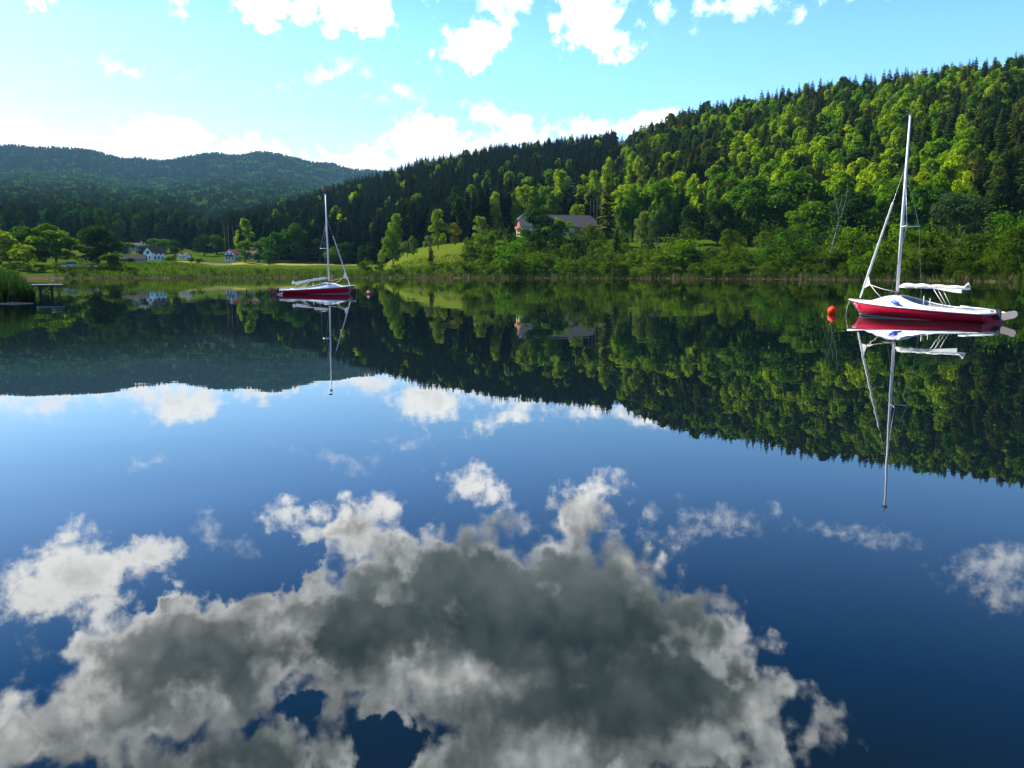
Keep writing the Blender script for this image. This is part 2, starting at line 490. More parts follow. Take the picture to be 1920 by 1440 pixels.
# water: clear dark lake, smooth with faint ripples
m_, t = mat('lake_water')
geo = t.n('ShaderNodeNewGeometry')
mp1 = t.n('ShaderNodeMapping', i0=geo.outputs['Position']); mp1.inputs['Scale'].default_value = (0.55, 1.5, 1)
nz1 = t.n('ShaderNodeTexNoise', Vector=mp1); nz1.inputs['Scale'].default_value = 1.0; nz1.inputs['Detail'].default_value = 4; nz1.inputs['Roughness'].default_value = 0.68
mp2 = t.n('ShaderNodeMapping', i0=geo.outputs['Position']); mp2.inputs['Scale'].default_value = (0.02, 0.045, 1)
nz2 = t.n('ShaderNodeTexNoise', Vector=mp2); nz2.inputs['Scale'].default_value = 1.0; nz2.inputs['Detail'].default_value = 2
amp = t.m('MULTIPLY_ADD', t.ss(nz2.outputs['Fac'], 0.40, 0.72), 0.0120, 0.0090)
vs_ = t.n('ShaderNodeVectorMath', {'operation': 'SUBTRACT'}, i0=nz1.outputs['Color'], i1=(0.5, 0.5, 0.5))
sc_ = t.n('ShaderNodeVectorMath', {'operation': 'SCALE'}, i0=vs_); t.set(sc_, 'Scale', amp)
fl = t.n('ShaderNodeVectorMath', {'operation': 'MULTIPLY'}, i0=sc_, i1=(1, 1, 0))
ad = t.n('ShaderNodeVectorMath', {'operation': 'ADD'}, i0=fl, i1=(0, 0, 1))
nr = t.n('ShaderNodeVectorMath', {'operation': 'NORMALIZE'}, i0=ad)
b = t.n('ShaderNodeBsdfPrincipled', Normal=nr.outputs[0])
b.inputs['Base Color'].default_value = (0.002, 0.006, 0.008, 1)
b.inputs['Roughness'].default_value = 0.0
b.inputs['IOR'].default_value = 1.333
b.inputs['Specular Tint'].default_value = (0.82, 0.97, 1.0, 1)
t.n('ShaderNodeOutputMaterial', Surface=b)
M['water'] = m_

# ground: colour zones with small scale variation
m_, t = mat('ground')
vc = t.n('ShaderNodeVertexColor'); vc.layer_name = 'zone'
geo = t.n('ShaderNodeNewGeometry')
nz = t.n('ShaderNodeTexNoise', Vector=geo.outputs['Position']); nz.inputs['Scale'].default_value = 0.25; nz.inputs['Detail'].default_value = 9; nz.inputs['Roughness'].default_value = 0.7
f = t.m('MULTIPLY_ADD', nz.outputs['Fac'], 1.2, 0.4)
c = t.mix(1.0, vc.outputs[0], t.n('ShaderNodeCombineXYZ', i0=f, i1=f, i2=f).outputs[0], 'MULTIPLY')
bp = t.n('ShaderNodeBump', Height=nz.outputs['Fac']); bp.inputs['Distance'].default_value = 0.6
b = t.n('ShaderNodeBsdfDiffuse', Color=c, Normal=bp)
t.n('ShaderNodeOutputMaterial', Surface=b)
M['ground'] = m_
m_, t = mat('reed_blades')
vc = t.n('ShaderNodeVertexColor'); vc.layer_name = 'zone'
d = t.n('ShaderNodeBsdfDiffuse', Color=vc.outputs[0]); tr = t.n('ShaderNodeBsdfTranslucent', Color=vc.outputs[0])
mx = t.n('ShaderNodeMixShader', i0=0.4, i1=d, i2=tr)
t.n('ShaderNodeOutputMaterial', Surface=mx)
M['reed'] = m_

# ------------------------------------------------------------------ terrain
def top_h(x, y, r, tree):
    """ground height at distance r so that trees of that height there reach row y of the photograph"""
    return CAM_H + r * math.tan(R(px_dir(x, y)[1])) - tree


FAR = [(-700, 262), (-300, 262), (0, 272), (60, 270), (95, 275), (160, 272), (210, 286), (255, 296), (330, 296), (370, 288), (400, 283),
       (430, 291), (480, 284), (530, 281), (565, 287), (600, 301), (650, 310), (710, 318), (800, 330), (900, 350), (1100, 380), (2600, 380)]
farx, fary = zip(*FAR)
MIDR = [(380, 425), (450, 396), (520, 380), (600, 356), (650, 340), (720, 318), (800, 296), (900, 273), (1000, 262), (1100, 250), (1165, 240)]
midx, midy = zip(*MIDR)
HILL = [(1165, 240), (1230, 222), (1265, 200), (1300, 195), (1380, 178), (1500, 155), (1600, 142), (1700, 128), (1800, 112), (1920, 95), (2100, 75), (2600, 60)]
hilx, hily = zip(*HILL)


def far_pts(x):
    rh = top_h(x, np.interp(x, farx, fary), 4000, 17)
    return [(1000, 58), (1600, 125), (2400, 0.42 * rh), (3200, 0.64 * rh), (4000, rh), (5000, rh * 0.9), (6500, rh * 0.8)]


COLS = {}
for x in (-700, -200, 0, 60, 95, 160, 210, 255, 300, 340):
    COLS[x] = [(252, 0), (258, 0.6), (300, 4.0), (420, 7.4), (520, 14), (700, 30)] + far_pts(x)
for x in (400, 450, 520, 600, 650, 720):
    rr = np.interp(x, (400, 720), (740, 850))
    mh = top_h(x, np.interp(x, midx, midy), rr, 21)
    COLS[x] = [(np.interp(x, (400, 720), (262, 245)), 0), (np.interp(x, (400, 720), (268, 251)), 0.6), (330, 2.4), (405, 5.6), (450, 9.5), (560, 10 + 0.35 * (mh - 10)), (rr, mh), (rr + 150, mh * 0.82)] + far_pts(x)[1:]
for x, sh, h330 in ((760, 240, 7.5), (800, 238, 10), (860, 236, 12.5), (920, 234, 14.5), (1000, 232, 15.6), (1080, 230, 15.6), (1150, 226, 14.5)):
    mh = top_h(x, np.interp(x, midx, midy), 850, 21)
    COLS[x] = [(sh, 0), (sh + 6, 0.7), (285, h330 * 0.42), (318, h330), (350, h330 + 0.3), (420, h330 + 8), (850, mh), (1050, mh * 0.9)] + far_pts(x)[1:]
for x, sh, hm in ((1230, 222, 12), (1300, 216, 11.5), (1400, 206, 10.5), (1500, 196, 9), (1600, 186, 8), (1700, 174, 7), (1800, 163, 6), (1920, 152, 5.5), (2100, 140, 5.5), (2600, 120, 6)):
    rr = np.interp(x, (1230, 1920), (660, 560))
    mh = top_h(x, np.interp(x, hilx, hily), rr, 21)
    rs = sh + 85
    COLS[x] = [(sh, 0), (sh + 6, 0.8), (sh + 40, hm * 0.55), (rs, hm), (rs + 40, hm + 8), (0.5 * (rs + 40 + rr), hm + 8 + 0.52 * (mh - hm - 8)), (rr, mh), (rr + 250, mh * 0.85), (1400, 110), (2650, 200), (6500, 200)]
for x, rr, yy in ((1178, 810, 237), (1192, 760, 232), (1210, 705, 227)):
    mh = top_h(x, yy, rr, 21)
    COLS[x] = [(224, 0), (230, 0.75), (265, 7), (312, 13), (352, 17), (0.5 * (352 + rr), 17 + 0.5 * (mh - 17)), (rr, mh), (rr + 220, mh * 0.88)] + far_pts(x)[1:]
xs = sorted(COLS)
AZ = np.arange(-62, 62.01, 0.4)
RG = np.unique(np.concatenate([np.arange(110, 420, 3.0), np.arange(420, 900, 12.0), np.geomspace(900, 6500, 74)]))
colaz = np.array([px_az(x) for x in xs])
colh = []
for x in xs:
    pts = COLS[x]
    r0 = pts[0][0]
    pr = [0, r0 - 40] + [q[0] for q in pts]
    ph = [-3, -3] + [q[1] for q in pts]
    colh.append(np.interp(RG, pr, ph))
colh = np.array(colh)
H = np.empty((len(AZ), len(RG)))
for j in range(len(RG)):
    H[:, j] = np.interp(AZ, colaz, colh[:, j])
# soften the joints a little on the hills, keep the shore crisp
k = np.array([1, 2, 3, 2, 1]) / 9.0
Hs = np.apply_along_axis(lambda q: np.convolve(np.pad(q, 2, mode='edge'), k, 'valid'), 1, H)
ml = np.clip((RG - 330) / 60, 0, 1) * (1 - 0.8 * np.clip((RG - 1500) / 1500, 0, 1))
H = H * (1 - ml) + Hs * ml


def wav(a, r, seed):
    g = np.random.default_rng(seed)
    s = 0
    for i in range(9):
        fa, fr = g.uniform(0.15, 1.3), g.uniform(0.006, 0.05)
        s = s + np.sin(a * fa * 2 + g.uniform(0, 6)) * np.sin(r * fr + g.uniform(0, 6) + a * g.uniform(-.4, .4)) / 3
    return s


AA, RR = np.meshgrid(AZ, RG, indexing='ij')
H += wav(AA, RR, 3) * np.clip((RR - 300) / 400, 0, 1) * 1.2 + wav(AA, RR / 4, 5) * np.clip((RR - 1000) / 1200, 0, 1) * 8
SHORE = np.array([COLS[x][0][0] for x in xs])


def shore_r(a):
    return np.interp(a, colaz, SHORE)


def ground(a, r):
    a = np.clip(np.asarray(a, dtype=float), AZ[0], AZ[-1] - 1e-6); r = np.clip(np.asarray(r, dtype=float), RG[0], RG[-1] - 1e-6)
    ia = np.clip(((a - AZ[0]) / 0.4).astype(int), 0, len(AZ) - 2); fa = (a - AZ[ia]) / 0.4
    ir = np.clip(np.searchsorted(RG, r, 'right') - 1, 0, len(RG) - 2); fr = (r - RG[ir]) / (RG[ir + 1] - RG[ir])
    return (H[ia, ir] * (1 - fa) + H[ia + 1, ir] * fa) * (1 - fr) + (H[ia, ir + 1] * (1 - fa) + H[ia + 1, ir + 1] * fa) * fr


# forest edge distance per column
FE = [(-700, 560), (0, 560), (340, 560), (420, 520), (450, 445), (600, 425), (700, 405), (800, 378), (900, 365), (1000, 372), (1120, 372), (1160, 345), (1230, 320),
      (1300, 312), (1500, 288), (1700, 258), (1920, 236), (2600, 210)]
fea = [px_az(q[0]) for q in FE]; fer = [q[1] for q in FE]


def forest_edge(a):
    return np.interp(a, fea, fer)


XP = 960 + 1509 * np.tan(np.radians(AA))
zone = np.empty((*AA.shape, 3))
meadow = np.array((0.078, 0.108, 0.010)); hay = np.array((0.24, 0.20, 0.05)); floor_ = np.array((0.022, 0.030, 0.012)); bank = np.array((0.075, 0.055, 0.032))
dull = np.array((0.035, 0.060, 0.008))
zone[:] = dull
inside = (RR > shore_r(AA) + 8) & (RR < forest_edge(AA) + 4)
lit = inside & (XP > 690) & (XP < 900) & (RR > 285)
zone[inside] = (0.042, 0.078, 0.005)  # darker grass colour stands for shade and dull tall growth
zone[lit] = meadow  # sunlight on this slope is put into the brighter grass colour
hy = inside & (XP > 330) & (XP < 745) & (RR > 392) & (RR < 414 - np.clip((XP - 600) / 145, 0, 1) * 20)
zone[hy] = hay
hy2 = inside & (XP > 660) & (XP < 800) & (RR > 290) & (RR < 312)
zone[hy2] = meadow * 0.9
zone[inside & (XP < 330) & (RR > 440)] = (0.05, 0.07, 0.01)
zone[RR >= forest_edge(AA) + 4] = floor_
zone[RR < shore_r(AA) + 8] = bank
X3 = RR * np.sin(np.radians(AA)); Y3 = RR * np.cos(np.radians(AA))
nv = len(AZ); nr_ = len(RG)
idx = np.arange(nv * nr_).reshape(nv, nr_)
quads = np.stack([idx[:-1, :-1], idx[1:, :-1], idx[1:, 1:], idx[:-1, 1:]], -1).reshape(-1, 4)[:, ::-1]
tm = np_mesh('terrain', np.stack([X3, Y3, H], -1).reshape(-1, 3), quads, M['ground'], zone.reshape(-1, 3))
tm.polygons.foreach_set('use_smooth', [True] * len(tm.polygons))
terrain = bpy.data.objects.new('terrain', tm); COL.objects.link(terrain); tag(terrain, 'meadow shore and wooded hills around the lake', kind='structure')

# water sheet, large enough for the horizon
NW = 96
wb = MB()
wv = [(0, 0, 0)] + [(6000 * math.cos(2 * math.pi * i / NW), 6000 * math.sin(2 * math.pi * i / NW), 0) for i in range(NW)]
wb.add(wv, [(0, 1 + i, 1 + (i + 1) % NW) for i in range(NW)])
water = wb.build('water', M['water']); tag(water, 'calm dark lake mirroring hills and clouds', kind='structure')

# ------------------------------------------------------------------ tree prototypes (kept out of the scene; copies share their meshes)
def rot_cards(c, nrm, size, asp=1.0, g=rng):
    """one leaf card per centre, turned to face nrm with a random spin"""
    n_ = len(c)
    nrm = nrm / np.maximum(np.linalg.norm(nrm, axis=1, keepdims=True), 1e-6)
    t_ = np.cross(nrm, g.normal(size=(n_, 3))); t_ /= np.maximum(np.linalg.norm(t_, axis=1, keepdims=True), 1e-6)
    b_ = np.cross(nrm, t_)
    s = np.asarray(size).reshape(-1, 1) * np.ones((n_, 1))
    a0 = g.uniform(0.7, 1.3, (n_, 1)); b0 = g.uniform(0.6, 1.1, (n_, 1)) * asp
    v = np.stack([c - t_ * s * a0, c + b_ * s * b0 * 0.8 + t_ * s * 0.1, c + t_ * s * a0, c - b_ * s * b0 - t_ * s * 0.1], 1)
    return v.reshape(-1, 3), np.arange(n_ * 4).reshape(-1, 4)


def crown_broad(seed, lobes=14, cards=2600, low=0.22, top=1.0, wide=0.36, size=0.021, shape='round', flop=0.35, lrad=(0.26, 0.46)):
    """crown in unit height: z from low to top, half width wide"""
    g = np.random.default_rng(seed)
    mid = (low + top) / 2; hh = (top - low) / 2
    L = []
    for i in range(lobes):
        zz = g.uniform(-1, 1)
        pr = (1 - max(0, zz) ** 2) ** 0.5 if zz > 0 else 0.80 + 0.20 * (1 + zz)
        aa, ra = g.uniform(0, 6.283), math.sqrt(g.uniform(0, 1)) * pr
        q = np.array([ra * math.cos(aa), ra * math.sin(aa), zz])
        if shape == 'tall': q[:2] *= (0.9 - 0.35 * q[2])
        if shape == 'shrub': q[:2] *= 1.0
        rad = g.uniform(*lrad)
        q = q * (1 - rad * 0.75)
        L.append((np.array([q[0] * wide, q[1] * wide, mid + q[2] * hh]), np.array([rad * wide * 1.05, rad * wide * 1.05, rad * hh * g.uniform(0.7, 1.0)])))
    vv, ff = [], []
    per = cards // lobes
    for c, rd in L:
        d = g.normal(size=(per, 3)); d /= np.linalg.norm(d, axis=1, keepdims=True)
        d[:, 2] = np.where(d[:, 2] < -0.35, -d[:, 2], d[:, 2])
        rad = g.uniform(0.55, 1.08, (per, 1)) ** 0.6
        ctr = c + d * rd * rad
        nrm = d + g.normal(size=(per, 3)) * flop
        v, f = rot_cards(ctr, nrm, size * g.uniform(0.6, 1.3, per), g=g)
        ff.append(f + sum(len(q) for q in vv)); vv.append(v)
    return np.concatenate(vv), np.concatenate(ff), L


def trunk_mesh(seed, L, rad=0.018, lean=0.0, forks=5, low=0.2, topz=0.72):
    g = np.random.default_rng(seed)
    mb = MB()
    pts, rs = [], []
    for i in range(7):
        z = topz * i / 6
        pts.append((lean * z * z + g.normal() * 0.006 * (i > 0), g.normal() * 0.006 * (i > 0), z - (0.01 if i == 0 else 0)))
        rs.append(rad * (1.25 if i == 0 else 1.0 - 0.82 * i / 6))
    mb.tube(pts, rs, 7)
    for c, rd in sorted(L, key=lambda q: -q[1][0])[:forks]:
        z0 = min(max(low * 0.9, c[2] - 0.22), topz * 0.9)
        s = Vector((lean * z0 * z0, 0, z0)); e = Vector(c)
        mid_ = s.lerp(e, 0.5) + Vector((0, 0, 0.02))
        mb.tube([s, mid_, e], [rad * 0.45, rad * 0.3, rad * 0.12], 5)
    return mb


def conifer_data(seed, wide=0.13, levels=32, low=0.06, ragged=0.2, droop=0.35):
    g = np.random.default_rng(seed)
    V, F = [], []

    def card(p0, d, ln, wd, sag):
        up = np.array((0, 0, 1.0)); side = np.cross(d, up); side /= np.linalg.norm(side)
        tip = p0 + d * ln + up * (-sag * ln)
        m1 = p0 + d * ln * 0.55 + up * (-sag * ln * 0.35)
        b0 = len(V)
        V.extend([p0, m1 + side * wd - up * wd * 0.35, tip, m1 - side * wd - up * wd * 0.35])
        V.append(m1 + up * wd * 0.12)
        F.append((b0, b0 + 1, b0 + 4, b0 + 4)); F.append((b0 + 1, b0 + 2, b0 + 4, b0 + 4)); F.append((b0 + 2, b0 + 3, b0 + 4, b0 + 4)); F.append((b0 + 3, b0, b0 + 4, b0 + 4))

    for i in range(levels):
        t_ = i / (levels - 1)
        z = low + (0.985 - low) * t_ ** 0.93
        Lr = wide * (1 - t_) ** 0.72 * (0.55 + 0.45 * min(1, t_ * 8 + 0.25)) + 0.006
        nb = int(11 - 4 * t_)
        a0 = g.uniform(0, 6.28)
        for k_ in range(nb):
            a = a0 + 6.283 * k_ / nb + g.normal() * 0.18
            ln = Lr * g.uniform(1 - ragged * 2.0, 1 + ragged)
            dr = np.array((math.cos(a), math.sin(a), 0.0))
            zz = z + g.normal() * 0.006
            card(np.array((0, 0, zz)), dr, ln, ln * 0.36 + 0.004, droop * (1 - 0.9 * t_) + g.normal() * 0.06)
            if ln > 0.03:
                for sgn in (-1, 1):
                    a2 = a + sgn * 0.7
                    d2 = np.array((math.cos(a2), math.sin(a2), 0.0))
                    card(dr * ln * 0.40 + np.array((0, 0, zz - droop * ln * 0.16)), d2, ln * 0.46, ln * 0.17, droop * 1.2)
    return np.array(V), F


def pine_data(seed):
    v, f, L = crown_broad(seed, lobes=11, cards=1500, low=0.42, top=1.0, wide=0.17, size=0.020, shape='tall', flop=0.6)
    return v, f, L


def tri_fix(F):
    return np.array([(a, b, c) for a, b, c, d in F])


PROTO = {}


def proto(kind, crown_me, trunk_me):
    PROTO.setdefault(kind, []).append((crown_me, trunk_me))


for s in range(5):
    v, F = conifer_data(100 + s, wide=(0.15, 0.125, 0.17, 0.14, 0.115)[s], ragged=(0.16, 0.24, 0.2, 0.28, 0.2)[s], low=(0.05, 0.09, 0.04, 0.14, 0.08)[s])
    cm = np_mesh('spruce_crown', v, tri_fix(F), M['spruce'])
    dm = np_mesh('spruce_crown', v, tri_fix(F), M['shadespruce'])
    tb = MB(); tb.tube([(0, 0, -0.02), (0, 0, 0.3), (0, 0, 0.96)], [0.010, 0.007, 0.002], 6)
    tk = tb.mesh('spruce_trunk', M['bark'])
    proto('spruce', cm, tk); proto('shadespruce', dm, tk)
for s in range(2):
    v, f, L = pine_data(150 + s)
    proto('pine', np_mesh('pine_crown', v, f, M['spruce']), trunk_mesh(150 + s, L, 0.012, 0.02, 5, 0.45, 0.9).mesh('pine_trunk', M['bark']))


def broad_kind(kind, mname, seeds, tmat='bark', trad=0.018, **kw):
    for s in seeds:
        v, f, L = crown_broad(s, **kw)
        proto(kind, np_mesh(kind + '_crown', v, f, M[mname]), trunk_mesh(s, L, trad, 0.0, 6, kw.get('low', 0.2)).mesh(kind + '_trunk', M[tmat]))


broad_kind('beech', 'beech', range(200, 206), lobes=30, cards=3400, low=0.12, wide=0.30, size=0.021, flop=0.6, lrad=(0.16, 0.36))
broad_kind('farleaf', 'farleaf', range(210, 213), lobes=15, cards=1500, low=0.05, wide=0.33, size=0.032)
broad_kind('farsuntint', 'farsuntint', range(213, 216), lobes=15, cards=1500, low=0.05, wide=0.33, size=0.032)
broad_kind('green', 'green', range(220, 224), lobes=34, cards=6200, low=0.03, wide=0.34, size=0.018, flop=0.5, lrad=(0.18, 0.38))
broad_kind('darkleaf', 'dark', range(230, 233), lobes=34, cards=6200, low=0.03, wide=0.34, size=0.018, flop=0.5, lrad=(0.18, 0.38))
broad_kind('pale', 'pale', range(240, 242), lobes=20, cards=4200, low=0.04, wide=0.30, size=0.017)
broad_kind('yellow', 'yellow', range(250, 252), lobes=18, cards=4200, low=0.04, wide=0.42, size=0.020)
broad_kind('bright', 'bright', range(260, 263), lobes=26, cards=3600, low=0.05, wide=0.36, size=0.020, flop=0.6, lrad=(0.16, 0.36))
broad_kind('birch', 'grey', range(270, 272), 'birchbark', 0.010, lobes=22, cards=2600, low=0.22, wide=0.20, size=0.014, shape='tall', flop=0.9)
broad_kind('willow', 'grey', range(280, 282), 'paletrunk', 0.013, lobes=22, cards=3400, low=0.30, wide=0.34, size=0.014, flop=0.9)


def shrub_mesh(seed, mname):
    v, f, L = crown_broad(seed, lobes=13, cards=1500, low=0.02, top=1.0, wide=0.62, size=0.034, flop=0.6)
    g = np.random.default_rng(seed)
    n0 = len(v)
    # a few upright shoots breaking the outline
    sh = []
    for i in range(26):
        a = g.uniform(0, 6.28); rr = g.uniform(0, 0.5)
        base = np.array((rr * math.cos(a), rr * math.sin(a), 0.3)); ln = g.uniform(0.5, 0.85)
        d = np.array((math.cos(a) * 0.25, math.sin(a) * 0.25, 1.0))
        for q in np.linspace(0.2, 1, 9): sh.append(base + d * ln * q + g.normal(size=3) * 0.025)
    v2, f2 = rot_cards(np.array(sh), g.normal(size=(len(sh), 3)), 0.026, g=g)
    v = np.concatenate([v, v2]); f = np.concatenate([f, f2 + n0])
    return np_mesh('shrub', v, f, M[mname])


SHRUB = [shrub_mesh(300 + i, 'shrub') for i in range(5)] + [shrub_mesh(320, 'green'), shrub_mesh(321, 'pale')]


def joined(kind, i):
    """one mesh holding trunk and crown, for trees too small to show parts"""
    cm, tmh = PROTO[kind][i]
    import bmesh
    bm = bmesh.new(); bm.from_mesh(cm); nf = len(bm.faces)
    bm.from_mesh(tmh)
    bm.faces.ensure_lookup_table()
    for f_ in list(bm.faces)[nf:]: f_.material_index = 1
    me = bpy.data.meshes.new(kind + '_tree'); bm.to_mesh(me); bm.free()
    me.materials.append(cm.materials[0]); me.materials.append(tmh.materials[0])
    return me


JM = {k_: [joined(k_, i) for i in range(len(PROTO[k_]))] for k_ in ('spruce', 'shadespruce', 'pine', 'beech', 'farleaf', 'farsuntint')}

# ------------------------------------------------------------------ trees one can name
def pos(x, r):
    a = px_az(x)
    return r * math.sin(R(a)), r * math.cos(R(a)), float(ground(a, r))


def plant(kind, x, r, ytop, wpx, label, name, group=None, cat='tree', i=None, ybase=None):
    X, Y, Z = pos(x, r)
    dist = math.hypot(X, Y)
    ztop = CAM_H + dist * math.tan(R(px_dir(x, ytop)[1]))
    if ybase is not None: Z = min(Z, CAM_H + dist * math.tan(R(px_dir(x, ybase)[1])))
    hgt = max(2.0, ztop - Z)
    i = random.randrange(len(PROTO[kind])) if i is None else i
    cm, tmh = PROTO[kind][i]
    half = max(abs(v_.co.x) for v_ in cm.vertices)
    sx = (wpx / 2 / 1509 * dist) / half
    o = empty(name, (X, Y, Z), random.uniform(0, 6.28))
    o.scale = (sx, sx, hgt)
    for nm, me in (('crown', cm), ('trunk', tmh)):
        c = bpy.data.objects.new(nm, me); COL.objects.link(c); c.parent = o
    tag(o, label, cat, group)
    return o


